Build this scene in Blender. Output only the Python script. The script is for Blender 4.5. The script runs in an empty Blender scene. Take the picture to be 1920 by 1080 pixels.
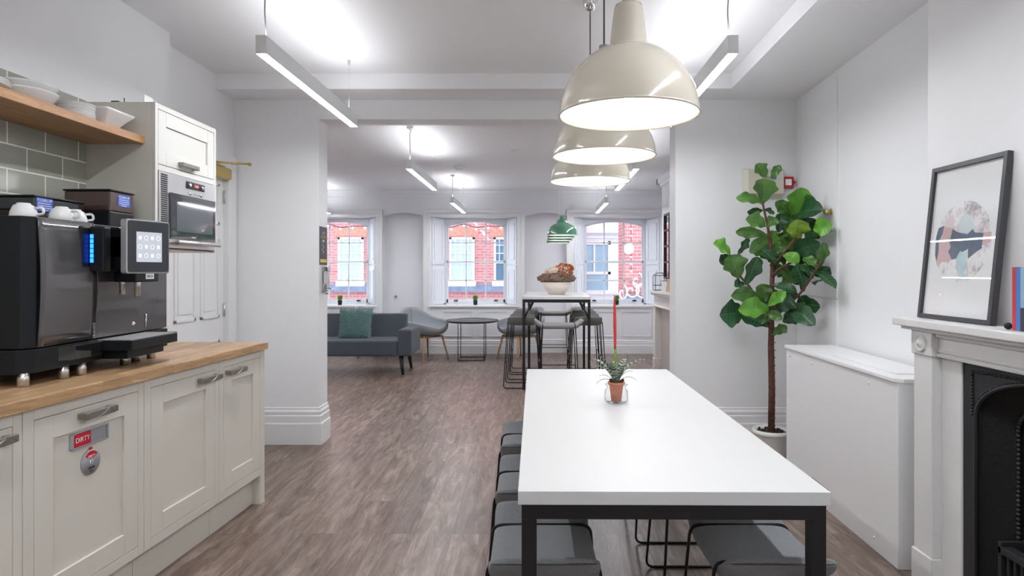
import bpy, math, random
from mathutils import Vector, Matrix, noise
random.seed(7)
PI = math.pi
S = bpy.context.scene
COL = S.collection

# ------------------------------------------------------------------ camera
cd = bpy.data.cameras.new('camera'); cam = bpy.data.objects.new('camera', cd); COL.objects.link(cam)
cam.location = (0, 0, 1.32); cam.rotation_euler = (PI/2, 0, 0)
cd.sensor_width = 36; cd.lens = 22.5; cd.shift_x = -30/1920; cd.shift_y = -33/1920
cd.clip_start = 0.05
S.camera = cam
# ------------------------------------------------------------------ world + exposure
w = bpy.data.worlds.new('overcast_sky'); S.world = w; w.use_nodes = True
bg = w.node_tree.nodes['Background']; bg.inputs[0].default_value = (0.72, 0.85, 1.0, 1); bg.inputs[1].default_value = 1.5
S.view_settings.view_transform = 'Standard'; S.view_settings.look = 'None'
S.view_settings.gamma = 1; S.view_settings.use_curve_mapping = False
S.view_settings.exposure = 1.2
STRIP_DOWN, STRIP_UP, BULB = 34.0, 10.5, 10.0

# ------------------------------------------------------------------ materials
MATS = {}
def mat(name, col, rough=0.5, metal=0.0, bump=0.0, bscale=40, emit=None, es=0, trans=0, spec=None, coat=0, var=0.0, vscale=6, alpha=1, sheen=0, ior=None):
    if name in MATS: return MATS[name]
    m = bpy.data.materials.new(name); m.use_nodes = True; nt = m.node_tree; p = nt.nodes['Principled BSDF']
    p.inputs['Base Color'].default_value = (*col, 1); p.inputs['Roughness'].default_value = rough; p.inputs['Metallic'].default_value = metal
    if spec is not None: p.inputs['Specular IOR Level'].default_value = spec
    if ior: p.inputs['IOR'].default_value = ior
    if trans: p.inputs['Transmission Weight'].default_value = trans
    if coat: p.inputs['Coat Weight'].default_value = coat; p.inputs['Coat Roughness'].default_value = 0.04
    if sheen: p.inputs['Sheen Weight'].default_value = sheen
    if emit: p.inputs['Emission Color'].default_value = (*emit, 1); p.inputs['Emission Strength'].default_value = es
    tc = nt.nodes.new('ShaderNodeTexCoord')
    if var:
        n = nt.nodes.new('ShaderNodeTexNoise'); n.inputs['Scale'].default_value = vscale; n.inputs['Detail'].default_value = 4
        nt.links.new(tc.outputs['Object'], n.inputs['Vector'])
        r = nt.nodes.new('ShaderNodeValToRGB')
        r.color_ramp.elements[0].position = .3; r.color_ramp.elements[1].position = .7
        r.color_ramp.elements[0].color = (*[max(0, c*(1-var)) for c in col], 1); r.color_ramp.elements[1].color = (*[min(1, c*(1+var)) for c in col], 1)
        nt.links.new(n.outputs['Fac'], r.inputs[0]); nt.links.new(r.outputs[0], p.inputs['Base Color'])
    if bump:
        n = nt.nodes.new('ShaderNodeTexNoise'); n.inputs['Scale'].default_value = bscale; n.inputs['Detail'].default_value = 3
        nt.links.new(tc.outputs['Object'], n.inputs['Vector'])
        b = nt.nodes.new('ShaderNodeBump'); b.inputs['Strength'].default_value = bump; b.inputs['Distance'].default_value = .005
        nt.links.new(n.outputs['Fac'], b.inputs['Height']); nt.links.new(b.outputs[0], p.inputs['Normal'])
    MATS[name] = m; return m

def tree(name):
    m = bpy.data.materials.new(name); m.use_nodes = True; MATS[name] = m
    nt = m.node_tree; return m, nt, nt.nodes['Principled BSDF'], nt.nodes.new, nt.links.new

def wood_planks(name, c1, c2, c3, plank=(1.2, .18), mortar=.004, grain=(2.2, 38), rot=0, rough=.45, gapcol=(.07,.05,.04), contrast=.5, use='XY'):
    m, nt, p, N, L = tree(name)
    tc = N('ShaderNodeTexCoord'); sep = N('ShaderNodeSeparateXYZ'); L(tc.outputs['Object'], sep.inputs[0]); cmb = N('ShaderNodeCombineXYZ')
    # length axis is Y of the object, width axis X (or Z)
    L(sep.outputs['Y'], cmb.inputs[0]); L(sep.outputs['X' if use == 'XY' else 'Z'], cmb.inputs[1])
    if use == 'OAK':
        a = N('ShaderNodeMath'); a.operation = 'ADD'; L(sep.outputs['X'], a.inputs[0]); L(sep.outputs['Z'], a.inputs[1]); L(a.outputs[0], cmb.inputs[1])
    br = N('ShaderNodeTexBrick'); br.offset = .37; br.inputs['Scale'].default_value = 1
    br.inputs['Brick Width'].default_value = plank[0]; br.inputs['Row Height'].default_value = plank[1]; br.inputs['Mortar Size'].default_value = mortar
    br.inputs['Mortar Smooth'].default_value = .3; br.inputs['Bias'].default_value = 0
    br.inputs['Color1'].default_value = (0,0,0,1); br.inputs['Color2'].default_value = (1,1,1,1); br.inputs['Mortar'].default_value = (.5,.5,.5,1)
    L(cmb.outputs[0], br.inputs['Vector'])
    # offset grain per plank
    vm = N('ShaderNodeVectorMath'); vm.operation = 'MULTIPLY_ADD'; vm.inputs[1].default_value = (grain[0], grain[1], 1)
    sc = N('ShaderNodeVectorMath'); sc.operation = 'SCALE'; sc.inputs['Scale'].default_value = 9; L(br.outputs['Color'], sc.inputs[0])
    L(cmb.outputs[0], vm.inputs[0]); L(sc.outputs[0], vm.inputs[2])
    n1 = N('ShaderNodeTexNoise'); n1.inputs['Scale'].default_value = 1; n1.inputs['Detail'].default_value = 8; n1.inputs['Roughness'].default_value = .72; n1.inputs['Distortion'].default_value = .9
    L(vm.outputs[0], n1.inputs['Vector'])
    n2 = N('ShaderNodeTexNoise'); n2.inputs['Scale'].default_value = 2.2; n2.inputs['Detail'].default_value = 4
    L(cmb.outputs[0], n2.inputs['Vector'])
    r = N('ShaderNodeValToRGB'); e = r.color_ramp.elements
    e[0].position = .32; e[0].color = (*c1, 1); e[1].position = .68; e[1].color = (*c3, 1); x = e.new(.5); x.color = (*c2, 1)
    L(n1.outputs['Fac'], r.inputs[0])
    # plank tint
    t = N('ShaderNodeMapRange'); t.inputs['To Min'].default_value = 1-contrast*.5; t.inputs['To Max'].default_value = 1+contrast*.35; L(br.outputs['Color'], t.inputs[0])
    t2 = N('ShaderNodeMapRange'); t2.inputs['To Min'].default_value = .75; t2.inputs['To Max'].default_value = 1.25; L(n2.outputs['Fac'], t2.inputs[0])
    mm = N('ShaderNodeMath'); mm.operation = 'MULTIPLY'; L(t.outputs[0], mm.inputs[0]); L(t2.outputs[0], mm.inputs[1])
    mul = N('ShaderNodeVectorMath'); mul.operation = 'SCALE'; L(r.outputs[0], mul.inputs[0]); L(mm.outputs[0], mul.inputs['Scale'])
    mix = N('ShaderNodeMix'); mix.data_type = 'RGBA'; L(br.outputs['Fac'], mix.inputs['Factor']); L(mul.outputs[0], mix.inputs['A']); mix.inputs['B'].default_value = (*gapcol, 1)
    L(mix.outputs['Result'], p.inputs['Base Color']); p.inputs['Roughness'].default_value = rough
    b = N('ShaderNodeBump'); b.inputs['Strength'].default_value = .25; b.inputs['Distance'].default_value = .002; L(n1.outputs['Fac'], b.inputs['Height']); L(b.outputs[0], p.inputs['Normal'])
    return m

def brick_mat(name, c1, c2, mort, bw, rh, ms, plane='XZ', rough=.8, off=(0, 0), bump=.4, scalev=1):
    m, nt, p, N, L = tree(name)
    tc = N('ShaderNodeTexCoord'); sep = N('ShaderNodeSeparateXYZ'); L(tc.outputs['Object'], sep.inputs[0]); cmb = N('ShaderNodeCombineXYZ')
    for i, ax in enumerate(plane):
        a = N('ShaderNodeMath'); a.operation = 'ADD'; a.inputs[1].default_value = off[i]; L(sep.outputs[ax], a.inputs[0]); L(a.outputs[0], cmb.inputs[i])
    br = N('ShaderNodeTexBrick'); br.offset = .5; br.inputs['Scale'].default_value = 1
    br.inputs['Brick Width'].default_value = bw; br.inputs['Row Height'].default_value = rh; br.inputs['Mortar Size'].default_value = ms; br.inputs['Mortar Smooth'].default_value = .1
    br.inputs['Color1'].default_value = (*c1, 1); br.inputs['Color2'].default_value = (*c2, 1); br.inputs['Mortar'].default_value = (*mort, 1)
    L(cmb.outputs[0], br.inputs['Vector']); L(br.outputs['Color'], p.inputs['Base Color']); p.inputs['Roughness'].default_value = rough
    inv = N('ShaderNodeMath'); inv.operation = 'SUBTRACT'; inv.inputs[0].default_value = 1; L(br.outputs['Fac'], inv.inputs[1])
    b = N('ShaderNodeBump'); b.inputs['Strength'].default_value = bump; b.inputs['Distance'].default_value = .003; L(inv.outputs[0], b.inputs['Height']); L(b.outputs[0], p.inputs['Normal'])
    return m

def clear_glass(name, tint=(1,1,1), refl=1.0):
    m = bpy.data.materials.new(name); m.use_nodes = True; nt = m.node_tree; nt.nodes.clear(); N = nt.nodes.new; L = nt.links.new
    o = N('ShaderNodeOutputMaterial'); mx = N('ShaderNodeMixShader'); t = N('ShaderNodeBsdfTransparent'); t.inputs[0].default_value = (*tint, 1)
    g = N('ShaderNodeBsdfGlossy'); g.inputs['Roughness'].default_value = .02; f = N('ShaderNodeFresnel'); f.inputs[0].default_value = 1.45
    k = N('ShaderNodeMath'); k.operation = 'MULTIPLY'; k.inputs[1].default_value = refl; L(f.outputs[0], k.inputs[0])
    ge = N('ShaderNodeNewGeometry'); iv = N('ShaderNodeMath'); iv.operation = 'SUBTRACT'; iv.inputs[0].default_value = 1; L(ge.outputs['Backfacing'], iv.inputs[1])
    k2 = N('ShaderNodeMath'); k2.operation = 'MULTIPLY'; L(k.outputs[0], k2.inputs[0]); L(iv.outputs[0], k2.inputs[1]); k = k2
    L(k.outputs[0], mx.inputs[0]); L(t.outputs[0], mx.inputs[1]); L(g.outputs[0], mx.inputs[2]); L(mx.outputs[0], o.inputs[0])
    MATS[name] = m; return m

WALL = mat('white_wall_paint', (.86,.865,.88), .6, bump=.05, bscale=60)
FWALL = mat('cool_white_wall_paint', (.85,.85,.885), .55, bump=.05, bscale=60)
CEIL = mat('white_ceiling_paint', (.87,.87,.89), .7)
TRIM = mat('white_gloss_trim', (.83,.83,.84), .3)
FLOOR = wood_planks('floor_planks', (.080,.050,.038), (.200,.140,.112), (.36,.275,.235), plank=(1.22,.19), mortar=.0018, grain=(3.0,19), rough=.34, contrast=.32, gapcol=(.09,.06,.045))
OAK = wood_planks('oak_worktop_wood', (.40,.235,.115), (.53,.335,.175), (.66,.46,.27), plank=(.42,.042), mortar=.0006, grain=(5,60), rough=.35, contrast=.5, gapcol=(.35,.2,.09), use='OAK')
SHELFW = wood_planks('oak_shelf_wood', (.44,.215,.085), (.56,.29,.125), (.66,.38,.18), plank=(.6,.06), mortar=.0004, grain=(4,50), rough=.45, contrast=.3, gapcol=(.36,.2,.09), use='OAK')
TILE = brick_mat('sage_green_tiles', (.38,.39,.335), (.43,.44,.38), (.9,.9,.86), .206, .1, .0035, plane='YZ', rough=.12, off=(-2.492+.0, -1.834+0.0), bump=.5)
CREAM = mat('cream_cabinet_paint', (.74,.715,.65), .42, bump=.02)
CREAMD = mat('cream_side_panel', (.72,.70,.635), .45)
PEWTER = mat('pewter_metal', (.30,.28,.26), .42, .8, bump=.5, bscale=120)
BLACKG = mat('glossy_black_plastic', (.012,.012,.014), .08, coat=.5)
GREYG = mat('glossy_graphite_panel', (.085,.083,.085), .10, coat=.6)
BLACKM = mat('matte_black_plastic', (.010,.012,.015), .38, spec=.28)
STEEL = mat('brushed_steel', (.62,.62,.62), .28, 1)
CHROME = mat('chrome', (.75,.75,.76), .12, 1)
ALU = mat('anodised_aluminium', (.80,.81,.83), .45, .1)
BLACKMET = mat('black_powder_coat', (.012,.012,.014), .4, .1)
WIRE = mat('black_wire', (.008,.008,.009), .35, .3)
TABLEW = mat('white_laminate', (.65,.658,.668), .42, spec=.32)
FABG = mat('mid_grey_fabric', (.25,.262,.28), .9, bump=.6, bscale=500, sheen=.2, var=.12, vscale=180)
FABG2 = mat('warm_grey_fabric', (.19,.185,.18), .9, bump=.5, bscale=500, sheen=.2)
FABL = mat('light_grey_fabric', (.24,.238,.235), .9, bump=.5, bscale=500, sheen=.2)
SOFAF = mat('charcoal_sofa_fabric', (.062,.074,.092), .9, bump=.6, bscale=400, sheen=.15, var=.12, vscale=160)
SHELLF = mat('grey_felt', (.33,.35,.375), .85, bump=.3, bscale=300)
BEECH = mat('beech_wood', (.60,.37,.20), .45, var=.15, vscale=30)
TEAL = mat('teal_fluffy_fabric', (.11,.215,.21), .95, sheen=.6, var=.3, vscale=60)
CERAM = mat('white_ceramic', (.80,.81,.81), .14)
SHADEC = mat('cream_enamel', (.62,.575,.485), .16, coat=.6)
SHADEG = mat('green_enamel', (.065,.20,.12), .14, coat=.6)
SHADEI = mat('white_enamel_inside', (.9,.89,.86), .4)
BULBM = mat('lit_bulb', (1,.95,.88), .5, emit=(1,.90,.80), es=BULB)
LED = mat('lit_led_strip', (1,1,1), .5, emit=(.95,.97,1), es=STRIP_DOWN)
LEDUP = mat('lit_led_uplight', (1,1,1), .5, emit=(.95,.97,1), es=STRIP_UP)
PLASTW = mat('white_plastic', (.78,.78,.77), .35)
CREAMP = mat('cream_plastic', (.66,.63,.53), .4)
RED = mat('red_plastic', (.55,.02,.03), .3)
BRASS = mat('polished_brass', (.62,.47,.18), .3, .9)
IRON = mat('cast_iron', (.035,.036,.040), .42, .4, bump=.25, bscale=90)
IROND = mat('soot_black_iron', (.008,.008,.009), .55, .2, bump=.3, bscale=60)
MANTEL = mat('white_painted_surround', (.72,.72,.72), .4, bump=.25, bscale=25)
FRAMEB = mat('dark_frame', (.045,.047,.055), .35)
PAPER = mat('print_paper', (.78,.79,.80), .7)
GLASS = clear_glass('window_glass')
PICGLASS = clear_glass('picture_glass', refl=1.2)
JAR = clear_glass('jar_glass', (.97,.98,.98), 2.2)
TERRA = mat('terracotta', (.58,.21,.12), .7, var=.12, vscale=40)
SOIL = mat('dark_soil', (.035,.022,.014), .95, bump=1, bscale=120)
BARK = mat('brown_bark', (.115,.048,.03), .8, bump=.8, bscale=80, var=.3, vscale=40)

# ------------------------------------------------------------------ mesh builder
class MB:
    def __init__(s): s.v = []; s.f = []; s.m = []; s.mats = []; s.cur = 0; s.sm = []; s.smooth = False; s.M = Matrix()
    def mat(s, m):
        if m not in s.mats: s.mats.append(m)
        s.cur = s.mats.index(m); return s
    def add(s, vs, fs, smooth=None):
        o = len(s.v); s.v += [tuple(s.M @ Vector(p)) for p in vs]
        for f in fs: s.f.append(tuple(i+o for i in f)); s.m.append(s.cur); s.sm.append(s.smooth if smooth is None else smooth)
        return s
    def box(s, x0, x1, y0, y1, z0, z1):
        if x0 > x1: x0, x1 = x1, x0
        if y0 > y1: y0, y1 = y1, y0
        if z0 > z1: z0, z1 = z1, z0
        return s.add([(x0,y0,z0),(x1,y0,z0),(x1,y1,z0),(x0,y1,z0),(x0,y0,z1),(x1,y0,z1),(x1,y1,z1),(x0,y1,z1)],
                     [(0,3,2,1),(4,5,6,7),(0,1,5,4),(1,2,6,5),(2,3,7,6),(3,0,4,7)], False)
    def prism(s, poly, a, b, axis='z'):
        # poly: 2D points (CCW) ; axis z: (x,y)->z a..b ; axis y: (x,z) ; axis x: (y,z)
        def P(p, t): return {'z': (p[0],p[1],t), 'y': (p[0],t,p[1]), 'x': (t,p[0],p[1])}[axis]
        n = len(poly); vs = [P(p,a) for p in poly]+[P(p,b) for p in poly]
        fs = [tuple(range(n-1,-1,-1)), tuple(range(n,2*n))]+[(i,(i+1)%n,n+(i+1)%n,n+i) for i in range(n)]
        if axis == 'y': fs = [tuple(reversed(f)) for f in fs]
        return s.add(vs, fs, False)
    def tube(s, pts, r, n=10, closed=False, radii=None, cap=True):
        pts = [Vector(p) for p in pts]; k = len(pts); rings = []; prev = None
        for i in range(k):
            if closed: t = (pts[(i+1)%k]-pts[i-1])
            else: t = pts[min(i+1,k-1)]-pts[max(i-1,0)]
            t.normalize()
            if prev is None: u = t.orthogonal().normalized()
            else: u = (prev - t*prev.dot(t)); u = u.normalized() if u.length > 1e-6 else t.orthogonal().normalized()
            prev = u; v = t.cross(u); rr = radii[i] if radii else r
            rings.append([pts[i]+(u*math.cos(2*PI*j/n)+v*math.sin(2*PI*j/n))*rr for j in range(n)])
        vs = [p for rg in rings for p in rg]; fs = []
        for i in range(k if closed else k-1):
            a = i*n; b = ((i+1)%k)*n
            for j in range(n): fs.append((a+j, a+(j+1)%n, b+(j+1)%n, b+j))
        if not closed and cap: fs.append(tuple(range(n-1,-1,-1))); fs.append(tuple((k-1)*n+j for j in range(n)))
        return s.add(vs, fs, True)
    def lathe(s, prof, n=48, c=(0,0,0), closed=False, smooth=True):
        vs = []; fs = []; k = len(prof)
        for r, z in prof:
            for j in range(n): vs.append((c[0]+r*math.cos(2*PI*j/n), c[1]+r*math.sin(2*PI*j/n), c[2]+z))
        for i in range(k-1):
            for j in range(n):
                a = i*n+j; b = i*n+(j+1)%n
                fs.append((a, b, b+n, a+n))
        if prof[0][0] > 1e-5 and closed: fs.append(tuple(range(n-1,-1,-1)))
        if prof[-1][0] > 1e-5 and closed: fs.append(tuple((k-1)*n+j for j in range(n)))
        return s.add(vs, fs, smooth)
    def cyl(s, c, r, h, n=24, axis='z', smooth=True):
        A = {'z': Vector((0,0,1)), 'x': Vector((1,0,0)), 'y': Vector((0,1,0))}[axis]
        c = Vector(c); return s.tube([c, c+A*h], r, n)
    def ball(s, c, r, n=12, sc=(1,1,1)):
        vs = []; fs = []; m = n//2
        for i in range(m+1):
            th = PI*i/m
            for j in range(n): vs.append((c[0]+sc[0]*r*math.sin(th)*math.cos(2*PI*j/n), c[1]+sc[1]*r*math.sin(th)*math.sin(2*PI*j/n), c[2]+sc[2]*r*math.cos(th)))
        for i in range(m):
            for j in range(n): a = i*n+j; b = i*n+(j+1)%n; fs.append((a, a+n, b+n, b))
        return s.add(vs, fs, True)
    def grid(s, fn, nu, nv, flip=False, smooth=True):
        vs = [fn(i/nu, j/nv) for i in range(nu+1) for j in range(nv+1)]; fs = []
        for i in range(nu):
            for j in range(nv):
                a = i*(nv+1)+j; q = (a, a+nv+1, a+nv+2, a+1); fs.append(tuple(reversed(q)) if flip else q)
        return s.add(vs, fs, smooth)
    def build(s, name, mats=None, parent=None, bevel=0, segs=2, solid=0, subd=0, auto=True):
        me = bpy.data.meshes.new(name); me.from_pydata([tuple(v) for v in s.v], [], s.f)
        ms = s.mats if s.mats else []
        if mats is not None: ms = [mats]
        for m in ms: me.materials.append(m)
        for i, p in enumerate(me.polygons): p.use_smooth = s.sm[i]; p.material_index = s.m[i] if mats is None else 0
        me.update(); o = bpy.data.objects.new(name, me); COL.objects.link(o)
        if parent: o.parent = parent
        if solid: d = o.modifiers.new('solid','SOLIDIFY'); d.thickness = solid; d.offset = 0
        if bevel: d = o.modifiers.new('bevel','BEVEL'); d.width = bevel; d.segments = segs; d.limit_method = 'ANGLE'; d.angle_limit = .7
        if subd: d = o.modifiers.new('sub','SUBSURF'); d.levels = subd; d.render_levels = subd
        return o

def thing(name, label, cat, loc=(0,0,0), rz=0, group=None):
    o = bpy.data.objects.new(name, None); COL.objects.link(o); o.empty_display_size = .1
    o.location = loc; o.rotation_euler = (0,0,rz); return tag(o, label, cat, group)
def tag(o, label, cat, group=None, kind=None):
    o['label'] = label; o['category'] = cat
    if group: o['group'] = group
    if kind: o['kind'] = kind
    return o
def struct(name, mb, m=None, bevel=0, parent=None):
    o = mb.build(name, m, parent, bevel)
    if not parent: o['kind'] = 'structure'
    return o
def sempty(name, loc=(0,0,0), rz=0):
    o = bpy.data.objects.new(name, None); COL.objects.link(o); o.location = loc; o.rotation_euler = (0,0,rz); o['kind'] = 'structure'; return o
def kids(o): return [c for c in bpy.data.objects if c.parent == o]
def dup(root, loc, rz, label, group=None):
    def rec(o, par):
        c = o.copy(); COL.objects.link(c); c.parent = par
        for ch in kids(o): rec(ch, c)
        return c
    r = rec(root, None); r.location = loc; r.rotation_euler = (0,0,rz); r['label'] = label
    if group: r['group'] = group
    return r
def text(s, size, m, M, parent, name='lettering', depth=.0004, align='CENTER'):
    cu = bpy.data.curves.new(name, 'FONT'); cu.body = s; cu.size = size; cu.align_x = align; cu.align_y = 'CENTER'; cu.extrude = depth
    t = bpy.data.objects.new(name+'_src', cu); COL.objects.link(t)
    bpy.context.view_layer.update()
    me = bpy.data.meshes.new_from_object(t.evaluated_get(bpy.context.evaluated_depsgraph_get()))
    bpy.data.objects.remove(t); bpy.data.curves.remove(cu)
    me.name = name; me.transform(M); me.materials.clear(); me.materials.append(m)
    o = bpy.data.objects.new(name, me); COL.objects.link(o); o.parent = parent; return o
# face matrices: text reading for a viewer looking along -X at a +X-facing surface, etc.
def face_px(x, y, z): return Matrix.Translation((x,y,z)) @ Matrix(((0,0,1,0),(1,0,0,0),(0,1,0,0),(0,0,0,1)))
def face_nx(x, y, z): return Matrix.Translation((x,y,z)) @ Matrix(((0,0,-1,0),(-1,0,0,0),(0,1,0,0),(0,0,0,1)))
def face_ny(x, y, z): return Matrix.Translation((x,y,z)) @ Matrix(((1,0,0,0),(0,0,-1,0),(0,1,0,0),(0,0,0,1)))
def rrect(w, h, r, n=5):
    pts = []
    for cx, cy, a0 in ((w/2-r,h/2-r,0),(-w/2+r,h/2-r,PI/2),(-w/2+r,-h/2+r,PI),(w/2-r,-h/2+r,1.5*PI)):
        for i in range(n+1): a = a0+PI/2*i/n; pts.append((cx+r*math.cos(a), cy+r*math.sin(a)))
    return pts
def smoothpath(pts, r=.03, n=5):
    out = [Vector(pts[0])]
    for i in range(1, len(pts)-1):
        p = Vector(pts[i]); a = Vector(pts[i-1])-p; b = Vector(pts[i+1])-p
        q = min(r, a.length*.45, b.length*.45); A = p+a.normalized()*q; B = p+b.normalized()*q
        for k in range(n+1): t = k/n; out.append(A*(1-t)**2+p*2*t*(1-t)+B*t*t)
    out.append(Vector(pts[-1])); return out

# ------------------------------------------------------------------ room shell
YB, FAR, PIER0, PIER1 = -3.6, 10.15, 4.87, 5.07
CZ, LZ, FZ = 2.725, 2.616, 2.585
m = MB().box(-4.8, 2.7, YB, FAR+.5, -.08, 0); struct('floor', m, FLOOR)
m = MB().box(-2.5, 2.3, YB, PIER1, CZ, CZ+.15); struct('ceiling', m, CEIL)
m = MB().box(-4.8, 2.7, PIER1, FAR+.5, FZ, FZ+.3); struct('ceiling_far_room', m, CEIL)
m = MB().prism([(1.125,YB),(2.3,YB),(2.3,PIER0),(-2.35,PIER0),(-2.35,4.575),(1.449,4.56)], LZ, CZ+.02); struct('trim_1', m, CEIL)
def xr(y): return 1.934+.063*(y-3.1)
m = MB().box(-2.45, -2.12, YB, 3.787, 0, CZ); struct('wall_left', m, WALL)
m = MB().box(-2.45, -2.24, 3.787, 3.93, 0, CZ).box(-2.45,-2.24,4.79,PIER0,0,CZ).box(-2.45,-2.24,3.93,4.79,2.09,CZ).box(-2.47,-2.30,3.9,4.8,0,2.12); struct('wall_left_recess', m, WALL)
m = MB().box(-4.8, -1.59, PIER0, PIER1, 0, CZ); struct('wall_centre_left', m, WALL)
m = MB().box(1.122, 2.7, PIER0, PIER1, 0, CZ); struct('wall_centre_right', m, WALL)
m = MB().box(-1.59, 1.122, PIER0, PIER1, 2.47, CZ); struct('wall_centre_lintel', m, WALL)
m = MB().prism([(1.91,YB),(2.3,YB),(2.3,PIER0),(xr(PIER0),PIER0),(1.91,2.72)], 0, CZ); struct('wall_right', m, WALL)
m = MB().box(1.70, 1.92, 1.06, 2.72, 0, CZ); struct('wall_chimney_breast', m, WALL)
m = MB().box(-2.5, 2.3, YB-.1, YB, 0, CZ+.1); struct('wall_back', m, WALL)
m = MB().box(-4.9, -4.7, PIER1, FAR+.5, 0, FZ); struct('wall_far_left', m, FWALL)
m = MB().box(2.35, 2.7, PIER1, FAR+.5, 0, FZ).box(1.85, 2.4, 6.55, 8.84, 0, FZ); struct('wall_far_right', m, FWALL)

def skirt(name, path, closed=False, H=.28):
    # path of plan points, room on the left-hand side of travel ; stepped profile swept with mitres
    prof = [(0,0),(.026,0),(.026,.155),(.020,.165),(.020,.215),(.013,.222),(.015,.245),(.006,.262),(.006,H-.006),(0,H)]
    mb = MB(); n = len(path); offs = []
    for i in range(n):
        p = Vector(path[i])
        d0 = (Vector(path[i])-Vector(path[i-1])).normalized() if i > 0 else None
        d1 = (Vector(path[i+1])-Vector(path[i])).normalized() if i < n-1 else None
        if d0 is None: nn = Vector((-d1.y,d1.x)); k = 1
        elif d1 is None: nn = Vector((-d0.y,d0.x)); k = 1
        else:
            n0 = Vector((-d0.y,d0.x)); n1 = Vector((-d1.y,d1.x)); nn = (n0+n1).normalized(); k = 1/max(.3, nn.dot(n0))
        offs.append((p, nn*k))
    K = len(prof); vs = [(p.x+o.x*a, p.y+o.y*a, z*H/.28 if H != .28 else z) for p, o in offs for a, z in prof]; fs = []
    for i in range(n-1):
        for j in range(K-1): a = i*K+j; fs.append((a, a+K, a+K+1, a+1))
    fs += [tuple(range(K)), tuple(reversed(range((n-1)*K, n*K)))]
    mb.add(vs, fs, False); return struct(name, mb, TRIM)
skirt('baseboard_left', [(-1.59,PIER1+.0),(-1.59,PIER0),(-2.235,PIER0)])
skirt('baseboard_right', [(xr(PIER0),PIER0),(1.122,PIER0),(1.122,PIER1)])
skirt('baseboard_recess', [(-2.24,3.86),(-2.24,3.787)])

# far wall with three splayed window openings and two arched niches
WC = (-3.106, -.856, 1.415); HO, HI = .694, .512; SZ, TZ = .766, 2.17; GY = 10.5
def arch(x0, x1, zs, zc, n=14):
    return [(x0+(x1-x0)*i/n, zs+(zc-zs)*(1-((2*i/n-1)**2))) for i in range(n+1)]
m = MB()
m.box(-4.8, WC[0]-HO, FAR, FAR+.45, 0, FZ)
m.box(WC[2]+HO, 2.7, FAR, FAR+.45, 0, FZ)
for c in WC: m.box(c-HO, c+HO, FAR, FAR+.45, 0, SZ-.03); m.box(c-HO, c+HO, FAR, FAR+.45, TZ, FZ)
for a, b in ((WC[0]+HO, WC[1]-HO), (WC[1]+HO, WC[2]-HO)):
    m.box(a, b, FAR+.13, FAR+.45, 0, FZ)
    m.box(a, a+.11, FAR, FAR+.13, 0, 2.18); m.box(b-.11, b, FAR, FAR+.13, 0, 2.18)
    ar = arch(a+.11, b-.11, 2.18, 2.235); m.prism([(a,2.18)]+ar+[(b,2.18),(b,FZ),(a,FZ)], FAR, FAR+.13, 'y')
struct('wall_far', m, FWALL)
m = MB()
for z0, z1, d in ((2.53,FZ,.05),(2.50,2.53,.025),(2.485,2.50,.012)): m.box(-4.7, 2.35, FAR-d, FAR, z0, z1)
struct('trim_2', m, FWALL)
m = MB()
for z0, z1, d in ((2.51,FZ,.06),(2.47,2.51,.03)): m.box(1.85-d, 1.85, 6.55, 8.84+d, z0, z1); m.box(1.85-d, 2.35, 8.84, 8.84+d, z0, z1)
struct('trim_3', m, FWALL)
skirt('baseboard_far_left', [(WC[0]+HO+.11,FAR+.13),(WC[1]-HO-.11,FAR+.13)][::-1], H=.235)
skirt('baseboard_far_centre', [(WC[1]-HO-.11,FAR),(WC[1]+HO+.11,FAR)][::-1], H=.235)
skirt('baseboard_far_niche', [(WC[1]+HO+.11,FAR+.13),(WC[2]-HO-.11,FAR+.13)][::-1], H=.235)
skirt('baseboard_far_right', [(WC[2]-HO-.11,FAR),(2.35,FAR)][::-1], H=.235)
skirt('baseboard_far_window', [(-4.7,FAR),(WC[0]+HO+.11,FAR)][::-1], H=.235)
# floor-length wall panels under the sills
m = MB()
for c in WC:
    for x0, x1 in ((c-.50,c-.03),(c+.07,c+.54)):
        for (a,b,z0,z1) in ((x0,x1,.66,.68),(x0,x1,.27,.285),(x0,x0+.02,.285,.66),(x1-.02,x1,.285,.66)): m.box(a,b,FAR-.012,FAR,z0,z1)
struct('trim_4', m, TRIM)

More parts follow.
